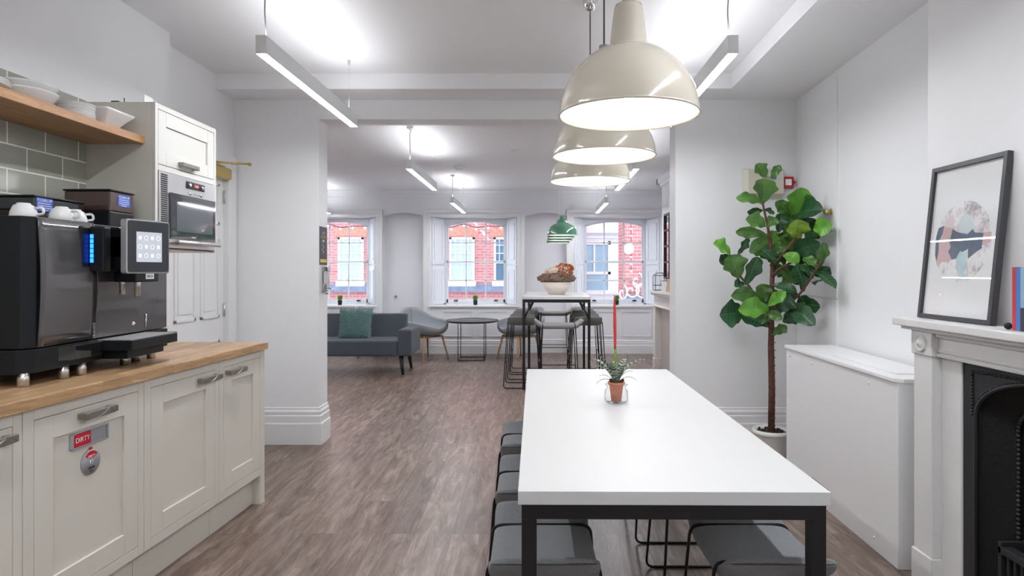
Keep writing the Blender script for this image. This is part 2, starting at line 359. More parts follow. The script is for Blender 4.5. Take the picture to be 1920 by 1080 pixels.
WINP = mat('window_paint', (.80,.82,.86), .35)  # white woodwork with the blue cast of daylight put into its colour
LIFT = mat('dark_bronze', (.03,.025,.022), .4, .7)
for wi, c in enumerate(WC):
    win = sempty('window_%d' % (wi+1), (c, FAR, 0))
    D = GY-FAR
    a = MB()   # architrave
    for (t, d) in ((.11,.018),(.05,.032)):
        x = HO+.11
        a.box(-x,-x+t,-d,0,0,TZ+.11) ; a.box(x-t,x,-d,0,0,TZ+.11); a.box(-x,x,-d-.001,0,TZ+.11-t,TZ+.112)
    a.build('architrave', TRIM, win, .004)
    s = MB().box(-HO-.03, HO+.03, -.035, D+.02, SZ-.03, SZ); s.build('window_sill', TRIM, win, .005)
    r = MB().prism([(-HO,0),(-HI,D),(-HI,D+.12),(-HO,D+.12)][::-1], SZ, TZ).prism([(HO,0),(HI,D),(HI,D+.12),(HO,D+.12)], SZ, TZ); r.build('reveal', WINP, win)
    for sg in (-1, 1):      # folded shutters on the splays
        sh = MB(); dx = sg*(HI-HO); L = math.hypot(dx, D); ux, uy = dx/L, D/L; nx, ny = (-sg*uy, sg*ux) if True else (0,0)
        def q(t0, t1, z0, z1, e0, e1):
            P = lambda t, e: (sg*HO+ux*t+nx*e, uy*t+ny*e)
            A, B, Cc, Dd = P(t0,e0), P(t1,e0), P(t1,e1), P(t0,e1)
            poly = [A,B,Cc,Dd]; 
            ar = sum(poly[i][0]*poly[(i+1)%4][1]-poly[(i+1)%4][0]*poly[i][1] for i in range(4))
            if ar < 0: poly.reverse()
            sh.prism(poly, z0, z1)
        q(.03, L-.03, SZ+.01, 1.40, -.01, .018); q(.03, L-.03, 1.415, TZ-.02, -.01, .018)
        for z0, z1 in ((SZ+.08, 1.33), (1.49, TZ-.09)):
            for t0, t1, y0, y1 in ((.08,L-.08,z0,z0+.02),(.08,L-.08,z1-.02,z1),(.08,.10,z0,z1),(L-.10,L-.08,z0,z1)): q(t0,t1,y0,y1,.018,.026)
        sh.build('shutter', WINP, win)
    f = MB()
    ar = arch(-HI+.03, HI-.03, 2.055, 2.135)
    f.prism([(-HI,2.055)]+ar+[(HI,2.055),(HI,TZ),(-HI,TZ)], D-.02, D+.09, 'y')
    f.box(-HI,-HI+.03,D-.02,D+.09,SZ,2.06).box(HI-.03,HI,D-.02,D+.09,SZ,2.06).box(-HI,HI,D-.02,D+.09,SZ,SZ+.022)
    f.build('window_frame', WINP, win, .003)
    for nm, z0, z1, dy, br, tr in (('lower_sash', SZ+.022, 1.475, .0, .06, .03), ('upper_sash', 1.445, 2.14, .035, .03, .0)):
        sm_ = MB(); e = HI-.03; y0, y1 = D+dy, D+dy+.032
        top = z1 if tr else 2.075
        sm_.box(-e,-e+.028,y0,y1,z0,top).box(e-.028,e,y0,y1,z0,top).box(-e,e,y0,y1,z0,z0+br)
        if tr: sm_.box(-e,e,y0,y1,z1-tr,z1)
        else:
            a1 = arch(-e+.02, e-.02, 2.04, 2.112); sm_.prism([(-e,2.05)]+a1+[(e,2.05)]+[(x,z+.03) for x,z in reversed(a1)], y0, y1, 'y')
        for k in (1,2):
            x = -e+2*e*k/3; sm_.box(x-.010,x+.010,y0+.004,y1-.004,z0,z1-(.0 if tr else .028))
        zm = 1.155 if tr else 1.775; sm_.box(-e,e,y0+.004,y1-.004,zm-.010,zm+.010)
        so = sm_.build(nm, WINP, win, .002)
        if tr: g = MB().box(-e,e,y0+.015,y0+.018,z0,z1)
        else: g = MB().prism([(-e,z0),(e,z0),(e,2.06)]+[(x,z) for x,z in reversed(arch(-e+.02,e-.02,2.05,2.12))]+[(-e,2.06)], y0+.015, y0+.018, 'y')
        g.build('glass_pane', GLASS, so)
        if tr:
            for x in (-.33, .33):
                h = MB(); h.prism([(x+.035*math.cos(t*PI/8), SZ+.050+.022*math.sin(t*PI/8)) for t in range(9)], y0-.022, y0, 'y'); h.build('sash_lift', LIFT, so)

# niche cupboard knob
k = MB().ball((-2.12, FAR+.105, .90), .02).cyl((-2.12,FAR+.10,.90), .008, .03, axis='y'); tag(k.build('niche_knob', PEWTER), 'small round knob on white panel of arched niche between windows', 'knob')

# ------------------------------------------------------------------ doors
d1 = sempty('door_1', (-2.24, 3.93, 0))
fr = MB().box(-.06,.03,.80,.925,0,2.17).box(-.06,.03,-.06,.05,0,2.17).box(-.06,.032,-.06,.925,2.06,2.17); fr.build('door_frame', TRIM, d1, .004)
lf = MB().box(-.05,-.01,.05,.80,.01,2.06)
for y0, y1 in ((.13,.39),(.46,.72)):
    for z0, z1 in ((.2,.82),(.98,1.55),(1.65,1.95)):
        for a in ((y0,y1,z0,z0+.022),(y0,y1,z1-.022,z1),(y0,y0+.022,z0,z1),(y1-.022,y1,z0,z1)): lf.box(-.012,.0,*a)
        lf.box(-.012,-.004,y0+.05,y1-.05,z0+.05,z1-.05)
lf.build('door_leaf', TRIM, d1, .003)
for z in (.28, 1.03, 1.86):
    MB().cyl((-.004,.800,z-.05),.008,.1,12).box(-.012,-.002,.785,.815,z-.045,z+.045).build('hinge', STEEL, d1)
cl = thing('door_closer', 'brass overhead door closer with jutting arm on white door', 'door closer', (-2.24, 4.30, 0))
MB().box(-.006,.06,.12,.42,1.985,2.065).build('closer_body', BRASS, cl, .012, 3)
MB().box(.035,.047,.15,.34,2.068,2.075).tube([(.03,.20,2.085),(.20,.40,2.10)],.007,8).tube([(.20,.40,2.10),(.02,.47,2.115)],.006,8).cyl((.20,.40,2.085),.011,.025,12).build('closer_arm', BRASS, cl)

d2 = sempty('door_2', (0,0,0))
y0, y1 = 4.12, 4.80
p = MB()
for ya, yb, za, zb in ((y0,y1,1.14,2.575),):
    p.prism([(xr(ya)-.012,ya),(xr(ya)+.02,ya),(xr(yb)+.02,yb),(xr(yb)-.012,yb)], za, zb)
p.build('cupboard_door', WALL, d2, .003)
p = MB(); p.prism([(xr(y0)-.012,y0),(xr(y0)+.02,y0),(xr(y1)+.02,y1),(xr(y1)-.012,y1)], .30, 1.132); p.build('lower_panel', WALL, d2, .003)
xk = xr(4.19)-.012
MB().cyl((xk-.03,4.20,1.705),.008,.03,12,'x').ball((xk-.035,4.20,1.705),.018).cyl((xk-.004,4.20,1.705),.02,.005,16,'x').build('brass_knob', BRASS, d2)
MB().box(xk-.02,xk,4.145,4.175,1.57,1.60).ball((xk-.028,4.16,1.585),.014).build('lock', CHROME, d2)

# ------------------------------------------------------------------ outside
BRICK = brick_mat('red_brick', (.46,.15,.15), (.56,.21,.20), (.62,.46,.44), .225, .078, .006)  # window haze and overexposure put into the colour as a paler pink
BRICKO = mat('orange_brick', (.56,.24,.17), .8, var=.2, vscale=14)
LEDGE = mat('slate_ledge', (.20,.22,.30), .7, var=.2)
WPAINT = mat('outside_white_paint', (.82,.83,.84), .5)
DGLASS = mat('dark_window_glass', (.10,.17,.24), .08, var=.3, vscale=2)
CURT = mat('net_curtain', (.46,.55,.62), .8, var=.12, vscale=9)
BLUEGL = mat('pale_blue_window_glass', (.34,.52,.62), .1, var=.12, vscale=1.5)
STUCCO = mat('white_stucco', (.80,.82,.84), .7, var=.04)
BY = 18.0
b = thing('brick_building', 'red brick building with white sash windows across the street', 'building', (0, BY, 0))
m = MB().box(-9, 1.3, 0, 1.3, -4, 7); m.build('brick_wall', BRICK, b)
MB().box(-9, 1.4, -.12, 0, .72, .88).box(-9,1.4,-.07,0,.88,.93).build('ledge', LEDGE, b)
for (px0, px1, kind) in ((634,682,0),(843,890,0),(926,968,1),(545,590,0),(470,512,0),(1010,1050,0)):
    x0 = (px0-990)*BY/1200; x1 = (px1-990)*BY/1200; z0, z1 = .90, 2.24; xm = (x0+x1)/2
    f = MB()
    f.box(x0,x0+.06,-.05,.02,z0,z1).box(x1-.06,x1,-.05,.02,z0,z1).box(x0,x1,-.05,.02,z1-.05,z1).box(x0-.04,x1+.04,-.10,.02,z0-.02,z0+.13)
    f.box(x0,x1,-.045,.02,1.52,1.59); f.box(xm-.012,xm+.012,-.04,.02,z0,z1)
    for q in (.25,.75): f.box(x0+(x1-x0)*q-.01,x0+(x1-x0)*q+.01,-.04,.02,1.55,z1)
    for zz in (1.80, 2.03): f.box(x0,x1,-.04,.02,zz-.01,zz+.01)
    fo = f.build('sash_window', WPAINT, b)
    MB().box(x0+.02,x1-.02,-.012,.0,z0+.1,z1-.02).build('window_glass', DGLASS if kind else CURT, fo)
    am = MB(); A = arch(x0-.06,x1+.06,2.26,2.30); B = arch(x0-.13,x1+.13,2.46,2.52)
    am.prism(A+list(reversed(B)), -.02, 0, 'y'); am.build('brick_arch', BRICKO, b)
b = thing('stucco_building', 'white rendered building with pale blue window further down the street', 'building', (0, 19.4, 0))
MB().box(1.35, 7, 0, 1.5, -4, 8).box(1.35,7,-.12,0,2.45,2.62).box(1.35,7,-.06,0,2.3,2.36).box(1.35,7,-.1,0,.60,.72).build('rendered_wall', STUCCO, b)
fm = MB().box(1.55,1.68,-.06,.0,.7,2.2).box(2.42,2.52,-.06,0,.7,2.2).box(1.55,2.5,-.06,0,2.1,2.2).box(1.55,2.5,-.06,0,1.2,1.28).box(1.98,2.03,-.05,0,1.25,2.2)
fo = fm.build('window_frame', WPAINT, b); MB().box(1.6,2.45,-.03,-.005,.72,2.18).build('window_glass', BLUEGL, fo)
b = thing('brick_corner_house', 'nearer red brick wall seen at right of the right window', 'building', (0, 14.5, 0))
MB().box(2.19, 6, 0, 1.0, -4, 7).build('brick_wall', BRICK, b); MB().box(2.19,6,-.1,0,.35,.75).build('plinth', LEDGE, b)
g = thing('globe_wall_light', 'white globe lamp on the brick corner house outside', 'lamp', (2.25, 14.3, 1.80))
MB().ball((0,0,0),.12,20).build('globe', mat('opal_globe',(.9,.9,.9),.3), g); MB().cyl((0,.1,0),.02,.1,12,'y').build('bracket', BLACKMET, g)
sc = MB()
for cx, cz, s_ in ((0,0,1),(.28,-.02,-1),(.12,.22,.8),(-.2,-.05,.6)):
    sc.tube([(cx+s_*(.02+.012*i)*math.cos(i*.5), 0, cz+(.02+.012*i)*math.sin(i*.5)) for i in range(16)], .018, 6)
o = sc.build('scroll_ironwork', mat('white_iron',(.8,.82,.85),.5)); o.location = (2.32, 14.37, .86); tag(o, 'white scrolled ironwork outside the right window', 'ironwork')
LAMPY = mat('festoon_bulb', (1,.9,.8), .4, emit=(1,.93,.85), es=3)
def festoon(pts, label):
    t = thing('festoon_lights', label, 'string lights', pts[0])
    o = Vector(pts[0]); P = [Vector(p)-o for p in pts]
    MB().tube(P, .006, 6).build('cable', BLACKMET, t)
    for p in P: 
        q = MB(); q.ball((p.x,p.y,p.z-.03),.016,10); q.build('bulb', LAMPY, t)
for c, lb in ((WC[0],'white bulbs strung outside across top of the left window'),(WC[1],'white bulbs strung outside across top of the middle window')):
    festoon([(c-.62+.205*i, 10.615, 2.09-.06*math.sin(PI*((i+.5)%2.5)/2.5)) for i in range(7)], lb)
festoon([(2.33, 14.47, 2.45-.16*i) for i in range(8)], 'vertical string of white bulbs outside the right window')
m = MB().box(-12, 9, 10.7, 19, -4.1, -4.0); o = m.build('street', mat('asphalt',(.12,.12,.12),.9)); o['kind'] = 'structure'

# ------------------------------------------------------------------ kitchen
m = MB().box(-2.12, -2.112, YB+.05, 3.06, .90, 2.132); o = m.build('wall_tiles', TILE); o['kind'] = 'structure'
def xd(y, off=0): return -1.505-.065*(3.66-y)+off       # line of the cabinet fronts
UX = Vector((.065, 1, 0)).normalized(); UN = Vector((UX.y, -UX.x, 0)); UANG = -math.atan(.065)
# base units; each is an Empty at its near front floor corner, local +Y along the run, local +X out to the room
GAP = .0
def base_unit(y0, y1, label, handle, end=False, door=True):
    t = thing('base_cabinet', label, 'cabinet', (xd(y0), y0, 0), UANG, 'cream base cabinets under the worktop')
    W = (y1-y0)/UX.y-.002; dpt = .50
    MB().box(-dpt, -.022, .001, W, .15, .87).build('carcass', CREAM, t)
    fr = MB().box(-.022,0,.001,.042,.165,.87).box(-.022,0,W-.034,W,.165,.87).box(-.022,0,.042,W-.034,.832,.87).box(-.022,0,.042,W-.034,.165,.205)
    fr.build('face_frame', CREAM, t, .0015)
    a, b = .044, W-.036; z0, z1 = .207, .830
    dr = MB(); st = .078
    dr.box(-.020,0,a,a+st,z0,z1).box(-.020,0,b-st,b,z0,z1).box(-.020,0,a+st,b-st,z1-st,z1).box(-.020,0,a+st,b-st,z0,z0+st).box(-.020,-.009,a+st,b-st,z0+st,z1-st)
    do = dr.build('door', CREAM, t, .0018)
    hy, hl = handle
    h = MB()
    h.prism([(hy-hl/2,.79),(hy-hl/2,.813),(hy-hl/2+.02,.815),(hy+hl/2-.02,.815),(hy+hl/2,.813),(hy+hl/2,.79),(hy+hl/2-.02,.788),(hy-hl/2+.02,.788)][::-1], .022, .036, 'x')
    h.box(.0,.03,hy-hl/2+.004,hy-hl/2+.028,.791,.812).box(.0,.03,hy+hl/2-.028,hy+hl/2-.004,.791,.812)
    h.prism([(hy-.03,.789),(hy,.800),(hy+.03,.814),(hy+.03,.789)], .034, .041, 'x')
    h.build('handle', PEWTER, do, .003)
    MB().box(-.07,-.05,.001,W,0,.15).build('plinth', CREAM, t)
    if end: MB().box(-dpt,.0,W-.001,W+.019,0,.87).box(-.05,0,W-.03,W,0,.165).build('end_panel', CREAM, t, .001)
    return t, do
base_unit(1.44, 2.04, 'cream base cabinet at the left edge, nearest the camera', (.47,.16))
bt, bd = base_unit(2.04, 2.622, 'cream base cabinet with two DIRTY magnets on its door', (.305,.165))
base_unit(2.622, 3.183, 'cream base cabinet in the middle, right of the magnets', (.455,.165))
base_unit(3.183, 3.64, 'narrow cream base cabinet at the far end of the worktop', (.135,.165), end=True)
m = MB()
def fp(y, off): return (xd(y, off), y)
m.prism([fp(1.0,.02), fp(3.66,.02), (-2.118, 3.66), (-2.118,1.0)], .871, .911)
tag(m.build('oak_worktop', OAK, None, .003), 'oak block worktop running over the cream base cabinets', 'worktop')

# magnets
SIGNG = mat('sign_grey', (.36,.37,.40), .4); WHT = mat('white_ink', (.9,.9,.9), .5); BLK = mat('black_ink', (.02,.02,.02), .5); SREDM = mat('sign_red', (.62,.01,.03), .4)
def on_front(y, z): 
    p = Vector((xd(y), y, z)); return p
s = thing('dishwasher_sign', 'sliding silver DIRTY magnet, rectangular, on cream cabinet door', 'sign', on_front(2.33, .716), UANG)
MB().prism([(y,z) for y,z in rrect(.182,.056,.004)], -.0088, -.003, 'x').box(-.003,.001,-.091,.091,.0245,.028).box(-.003,.001,-.091,.091,-.028,-.0245).box(-.003,.001,-.091,-.080,-.028,.028).box(-.003,.001,.082,.091,-.028,.028).build('plate', SIGNG, s, .0008)
MB().box(-.003,.0,-.078,.0,-.022,.022).build('red_panel', SREDM, s)
text('DIRTY', .024, WHT, face_px(.0006,-.039,0), s)
s = thing('dishwasher_magnet', 'round grey DIRTY dial magnet hanging below the rectangular one', 'sign', on_front(2.335, .622), UANG)
MB().cyl((-.0088,0,0),.045,.007,40,'x').build('disc', SIGNG, s)
MB().prism([(.036*math.sin(a)*r, .036*math.cos(a)*r+.004) for a, r in [(-.95+i*.19,1) for i in range(11)]]+[(.011*math.sin(a),.011*math.cos(a)+.006) for a in (.9,.3,-.3,-.9)], -.0017, -.0008, 'x').build('red_window', SREDM, s)
MB().prism([(y,z+.048) for y,z in rrect(.011,.012,.003)], -.006, -.002, 'x').build('tab', SREDM, s)
MB().cyl((-.0017,0,0),.008,.001,20,'x').build('dial_pin', PLASTW, s)
MB().box(-.0008,.0004,-.0014,.0014,-.005,.004).prism([(-.003,.003),(.003,.003),(0,.007)],-.0008,.0004,'x').build('arrow', BLK, s)
text('DIRTY', .0125, WHT, face_px(-.0004,0,.021), s); text('DISHES', .010, BLK, face_px(-.0012,0,-.021), s, depth=.0006); text('MAGNET', .0045, BLK, face_px(-.0012,0,-.032), s, depth=.0006)

# shelf
tag(MB().box(-2.112,-1.832,.9,3.058,1.924,1.960).build('oak_shelf', SHELFW, None, .002), 'thick oak shelf against sage tiles holding white crockery', 'shelf')
# wall unit with microwave
wu = thing('wall_cabinet', 'tall cream wall cabinet housing the steel microwave', 'cabinet', (-1.80, 3.06, 0))
fx = 0.0
MB().box(-.315,-.002,0,.018,1.42,2.126).box(-.315,-.002,.578,.596,1.42,2.126).box(-.315,-.004,.018,.578,1.80,1.815).box(-.315,-.004,.018,.578,2.108,2.126).box(-.315,-.004,.018,.578,1.42,1.428).box(-.315,-.30,.018,.578,1.42,2.126).build('carcass', CREAMD, wu, .001)
f = MB().box(-.0019,.018,.022,.574,2.10,2.126).box(-.0019,.018,.022,.574,1.805,1.832).box(-.0019,.018,0,.022,1.42,2.126).box(-.0019,.018,.574,.596,1.42,2.126); f.build('face_frame', mat('bright_cream_paint',(.68,.67,.635),.38), wu, .001)
a, b, z0, z1, st = .045, .555, 1.84, 2.085, .07
a, z0, z1 = .025, 1.835, 2.098; b = .571
dr = MB().box(-.0015,.0175,a,a+st,z0,z1).box(-.0015,.0175,b-st,b,z0,z1).box(-.0015,.0175,a+st,b-st,z1-st,z1).box(-.0015,.0175,a+st,b-st,z0,z0+st).box(-.0015,.008,a+st,b-st,z0+st,z1-st)
do = dr.build('flap_door', MATS['bright_cream_paint'], wu, .002)
MB().box(.018,.042,.20,.225,1.850,1.872).box(.018,.042,.335,.36,1.850,1.872).box(.036,.048,.20,.36,1.850,1.872).build('handle', PEWTER, do, .003)
mw = thing('microwave', 'steel built-in microwave with dark glass door in wall cabinet', 'microwave', (-1.78, 3.085, 1.432))
DG = mat('dark_microwave_glass', (.045,.047,.055), .05, coat=.8); LG = mat('smoked_window', (.13,.14,.155), .05, coat=.8)
MB().box(-.29,.004,0,.545,0,.370).build('body', STEEL, mw, .002)
vt = MB()
for i in range(5):
    for j in range(34): vt.box(.004,.0055,.012+i*.0115,.020+i*.0115,.012+j*.0103,.019+j*.0103)
vt.build('vent_grille', BLK, mw)
MB().box(.004,.012,.085,.535,.045,.275).build('door_glass', DG, mw, .001)
MB().box(.012,.0135,.135,.50,.085,.235).build('window', LG, mw)
MB().box(.004,.009,.245,.42,.315,.352).build('display', BLACKG, mw)
text('12:00', .018, mat('red_digits',(.8,.05,.05),.5,emit=(1,.12,.12),es=1.6), face_px(.0105,.333,.3335), mw)
for yy in (.27,.398): MB().cyl((.009,yy,.3335),.010,.004,16,'x').build('knob', STEEL, mw)
for yy, rr in ((.275,.009),(.315,.004),(.345,.004),(.388,.009)): MB().cyl((.004,yy,.292),rr,.005,16,'x').build('button', CHROME, mw)
MB().tube([(.04,.10,.028),(.04,.525,.028)],.011,14).cyl((.004,.14,.028),.007,.036,10,'x').cyl((.004,.49,.028),.007,.036,10,'x').build('handle', STEEL, mw)
text('SIEMENS', .011, PLASTW, face_px(.0125,.30,.060), mw)
o = MB().box(-.05,.04,-.02,.025,0,.010).box(-.035,.0,-.012,.012,.010,.018).tube([(.022,0,.01),(.022,0,.035)],.002,6).build('cable_clip', BLACKM); o.location=(-1.99,3.12,2.126); tag(o,'small black gadget lying on top of the wall cabinet','gadget')
o = MB().box(-.001,.001,0,.075,0,.045).box(-.03,.001,0,.075,0,.002).build('metal_bracket', STEEL); o.location=(-1.86,3.10,2.1265); tag(o,'bent grey metal bracket on top of the wall cabinet','bracket')

# crockery on shelf
ZS = 1.960
def plate(r, z=0, h=.018):
    return [(0,.002),(r*.55,.002),(r*.6,.003),(r*.95,h-.003),(r,h),(r*.985,h+.003),(r*.6,.008),(.0,.007)]
pl = MB().lathe(plate(.11)).build('dinner_plate', CERAM); pl.location = (-1.95,2.24,ZS); tag(pl,'white plate at the left edge of the shelf, bottom of its stack','plate','plates at the left end of the oak shelf')
for i in range(1,3):
    c = pl.copy(); COL.objects.link(c); c.location = (-1.95,2.24,ZS+.008*i); c['label'] = ('white plate at the left edge of the shelf, '+('middle' if i == 1 else 'topmost')+' of its stack')
bprof = [(0,.0),(.045,.0),(.05,.006),(.075,.022),(.104,.055),(.108,.062),(.102,.060),(.072,.030),(.04,.012),(0,.010)]
bo = MB(); bo.M = Matrix.Diagonal((.78,1.0,1,1)); bo.lathe(bprof); bo = bo.build('serving_bowl', CERAM); bo.location = (-1.955,2.515,ZS); tag(bo,'white oval serving bowl on oak shelf, under a matching one','bowl','oval bowls on the oak shelf')
c = bo.copy(); COL.objects.link(c); c.location = (-1.955,2.515,ZS+.026); c['label'] = 'white oval serving bowl nested on top of another on shelf'
sp = MB().lathe(plate(.072,h=.010)).build('side_plate', CERAM); sp.location=(-1.945,2.755,ZS); tag(sp,'small white plate in the stack between bowls, lowest of them','plate','stack of small plates on the shelf')
for i in range(1,10):
    c = sp.copy(); COL.objects.link(c); c.location=(-1.945+random.uniform(-.002,.002),2.755+random.uniform(-.002,.002),ZS+.0068*i)
    c['label'] = 'small white plate, topmost in the stack between bowls' if i == 9 else 'small white plate in the stack between bowls, '+('second','third','fourth','fifth','sixth','seventh','eighth','ninth')[i-1]+' from the bottom'
sp['label'] = 'small white plate at the very bottom of the shelf stack'
sq = MB()
def ring(w,z,r): return [(x,y,z) for x,y in rrect(w,w,r)]
rs = [ring(.10,0,.02),ring(.105,.004,.02),ring(.16,.045,.018),ring(.205,.072,.015),ring(.213,.082,.012),ring(.205,.084,.012),ring(.155,.045,.015),ring(.09,.010,.015)]
n = len(rs[0]); vs = [p for r in rs for p in r]; fs = [tuple(reversed(range(n)))]
for i in range(len(rs)-1):
    for j in range(n): fs.append((i*n+j,i*n+(j+1)%n,(i+1)*n+(j+1)%n,(i+1)*n+j))
fs.append(tuple(range((len(rs)-1)*n,len(rs)*n))); sq.add(vs,fs,True)
o = sq.build('square_bowl', CERAM); o.location=(-1.955,2.915,ZS); tag(o,'square flared white bowl at the shelf end beside the wall cabinet','bowl')

# coffee machine
cm = thing('coffee_machine', 'large glossy black bean-to-cup coffee machine on oak worktop', 'coffee machine', (-1.745, 2.22, .911))
ZB = .045
MB().prism([(-.355,0),(-.035,0),(0,.045),(0,.35),(0,.88),(-.355,.88)][::-1], ZB, ZB+.085).build('base', BLACKM, cm, .004)
MB().prism([(-.355,.006),(-.022,.006),(0,.05),(0,.34),(-.355,.34)], .134, .600).build('left_body', BLACKM, cm, .004)
gp = MB()
gp.grid(lambda u,v: (.004+.012*math.sin(PI*v)*1, .052+.285*u, .136+.46*v), 12, 12, flip=False)
gp.build('gloss_panel', GREYG, cm, solid=.006)
MB().box(-.355,-.06,.345,.88,.134,.600).box(-.06,-.04,.345,.88,.134,.600).build('right_body', BLACKM, cm, .004)
MB().box(-.04,-.001,.345,.875,.134,.42).build('gloss_back_panel', GREYG, cm, .004)
MB().tube([(.018*math.sin(PI*t/12)+.004,.340,.134+.47*t/12) for t in range(13)],.003,8).build('seam', BLACKG, cm)
MB().box(-.04,.10,.40,.62,.405,.585).build('dispensing_head', BLACKG, cm, .008)
MB().box(-.03,-.0,.62,.875,.405,.585).build('upper_panel', BLACKG, cm, .006)
BLUE = mat('blue_led_glow', (.0,.02,.3), .3, emit=(.01,.10,1.0), es=3.2)
hd = MB().box(-.001,.018,.255,.345,.405,.582).box(.018,.075,.30,.345,.405,.582).build('side_housing', BLACKM, cm, .006)
bl = MB()
for i in range(6): bl.box(.022,.034,.2975,.300,.440+.019*i,.456+.019*i)
bl.build('blue_light', BLUE, hd)
MB().box(.030,.036,.3965,.400,.42,.575).build('blue_edge', mat('dim_blue_glow',(.0,.01,.06),.3,emit=(.01,.05,.5),es=.05), cm)
sp_ = MB().cyl((.055,.445,.31),.011,.10,16).build('spout', STEEL, cm)
MB().cyl((.10,.475,.30),.012,.105,16).build('spout', STEEL, cm)
MB().box(.03,.12,.43,.60,.36,.41).build('spout_housing', BLACKM, cm, .006)
# touch screen (angled towards the user)
sm2 = Matrix.Translation((.165,.298,.505)) @ Matrix.Rotation(math.radians(-15),4,'Z')
SILV = mat('silver_plastic',(.50,.51,.53),.3,.6)
s2 = MB(); s2.M = sm2; s2.prism(rrect(.212,.218,.014), -.03, -.002, 'x')
s2.v = [tuple(Vector(v)) for v in s2.v]
def scr(mb, y0,y1,z0,z1,x0,x1,r=.010):
    w_, h_ = y1-y0, z1-z0; mb.prism([(y+(y0+y1)/2, z+(z0+z1)/2) for y,z in rrect(w_,h_,r)], x0, x1, 'x')
s2 = MB(); s2.M = sm2; scr(s2,0,.212,-.109,.109,-.03,.0); so = s2.build('touchscreen', SILV, cm, .003)
s3 = MB(); s3.M = sm2; scr(s3,.006,.206,-.103,.103,0,.0015); s3.build('bezel', mat('screen_bezel',(.06,.065,.075),.2), so)
s4 = MB(); s4.M = sm2; scr(s4,.045,.170,-.062,.060,.0015,.002,.002); s4.build('display', mat('grey_display',(.2,.21,.24),.2,emit=(.5,.52,.58),es=.42), so)
ic = MB(); ic.M = sm2
for i in range(4):
    for j in range(3):
        cy, cz = .062+.030*i, -.036+.036*j
        pts = [(.0024,cy+.009*math.cos(t*PI/6),cz+.009*math.sin(t*PI/6)) for t in range(12)]
        if (i+j) % 2: ic.tube(pts,.0007,5,closed=True)
        else: ic.box(.002,.0026,cy-.006,cy+.006,cz-.007,cz+.007)
ic.build('menu_icons', mat('icon_white',(.7,.7,.75),.5,emit=(.6,.62,.7),es=.6), so)
MB().box(-.03,.16,.40,.47,.46,.55).build('screen_arm', BLACKM, cm, .005)
# trays, feet
tr = MB(); tr.prism([(-.02,.365),(.145,.365),(.145,.70),(.11,.76),(-.02,.76)], .085, .125)
tr.prism([(-.02,.40),(.105,.40),(.105,.66),(.08,.70),(-.02,.70)], .046, .085); tr.build('drip_tray', BLACKM, cm, .003)
gr = MB().box(.0,.135,.375,.70,.1252,.128)
gt = gr.build('drip_grid', mat('perforated_steel',(.5,.5,.5),.4,.6,bump=1,bscale=260), cm)
MB().prism([(-.02,.13),(.03,.20),(.03,.36),(-.02,.36)], .07, .125).build('side_tray', BLACKG, cm, .003)
for (x,y) in ((-.030,.03),(.008-.02,.20),(-.005,.285),(-.0,.55),(-.02,.66),(-.01,.76),(-.32,.05),(-.32,.8)):
    MB().cyl((x,y,0.001),.0185,.047,24).build('foot', STEEL, cm)
text('FRANKE', .017, STEEL, face_px(.020,.325,.17) @ Matrix.Rotation(PI/2,4,'Z'), cm)
lb = MB().box(.120,.1207,.50,.56,.372,.395).build('small_label', WHT, cm); text('MILCH', .014, BLK, face_px(.1209,.53,.3835), lb)
MB().tube([(.001,.70,.15),(.001,.70,.21)],.004,8).ball((.003,.60,.175),.010,12).build('wand', CHROME, cm)
# hoppers
HOP = mat('smoked_clear_plastic', (.03,.032,.038), .08, coat=.6); BEAN = mat('coffee_beans', (.028,.018,.014), .5, bump=1, bscale=110)
CBLUE = mat('sticker_blue', (.045,.13,.60), .4)
def hopper(label, loc, dx, dy, h, sy0, sz0, warm):
    t = thing('bean_hopper', label, 'hopper', loc)
    MB().box(-dx,0,0,dy,0,h*.42).build('bean_fill', BEAN if not warm else BLACKM, t, .006)
    MB().box(-dx,0,0,dy,h*.42,h-.008).build('tub', HOP if not warm else mat('brown_tinted_plastic',(.085,.050,.045),.15,coat=.4), t, .006)
    MB().box(-dx-.004,.004,-.004,dy+.004,h-.008,h).build('lid', BLACKM, t, .003)
    st = MB().box(0.0005,.0015,sy0,sy0+.085,sz0,sz0+.052).build('sticker', CBLUE, t)
    text('"COVID-19"', .0155, WHT, face_px(.0018,sy0+.0425,sz0+.041), st)
    ln = MB()
    for i, wv in enumerate((.07,.072,.07,.04)): 
        zc = sz0+.030-.0085*i; xx = -wv/2
        while xx < wv/2-.003:
            l_ = random.uniform(.005,.011); ln.box(.0015,.0018,sy0+.0425+xx,sy0+.0425+min(xx+l_,wv/2),zc-.0014,zc+.0014); xx += l_+.002
    ln.build('small_print', WHT, st)
hopper('larger smoked bean hopper at rear left of coffee machine', (-1.90,2.46,1.5115), .18,.28,.10,.012,.040,False)
hopper('smaller bean hopper on coffee machine beside the wall cabinet', (-1.83,2.80,1.5115), .20,.17,.165,.055,.095,True)
# cups on the machine
def cup(label, loc, rz):
    t = thing('coffee_cup', label, 'cup', loc, rz, 'white cups upturned on the coffee machine')
    MB().lathe([(.043,0),(.044,.003),(.041,.022),(.032,.044),(.022,.050),(.021,.054),(.017,.054),(.016,.050),(0,.050)],32).build('bowl', CERAM, t)
    MB().tube(smoothpath([(.036,0,.036),(.062,0,.040),(.066,0,.015),(.039,0,.012)],.02),.005,8).build('handle', CERAM, t)
    return t
c0 = cup('white cup on coffee machine, at the left edge of the photo', (-1.84,2.335,1.5115), .2)
dup(c0, (-1.80,2.47,1.5115), .1, 'white cup on coffee machine, middle one of three')
dup(c0, (-1.83,2.585,1.5115), .9, 'white cup on coffee machine with handle nearest the smaller hopper')

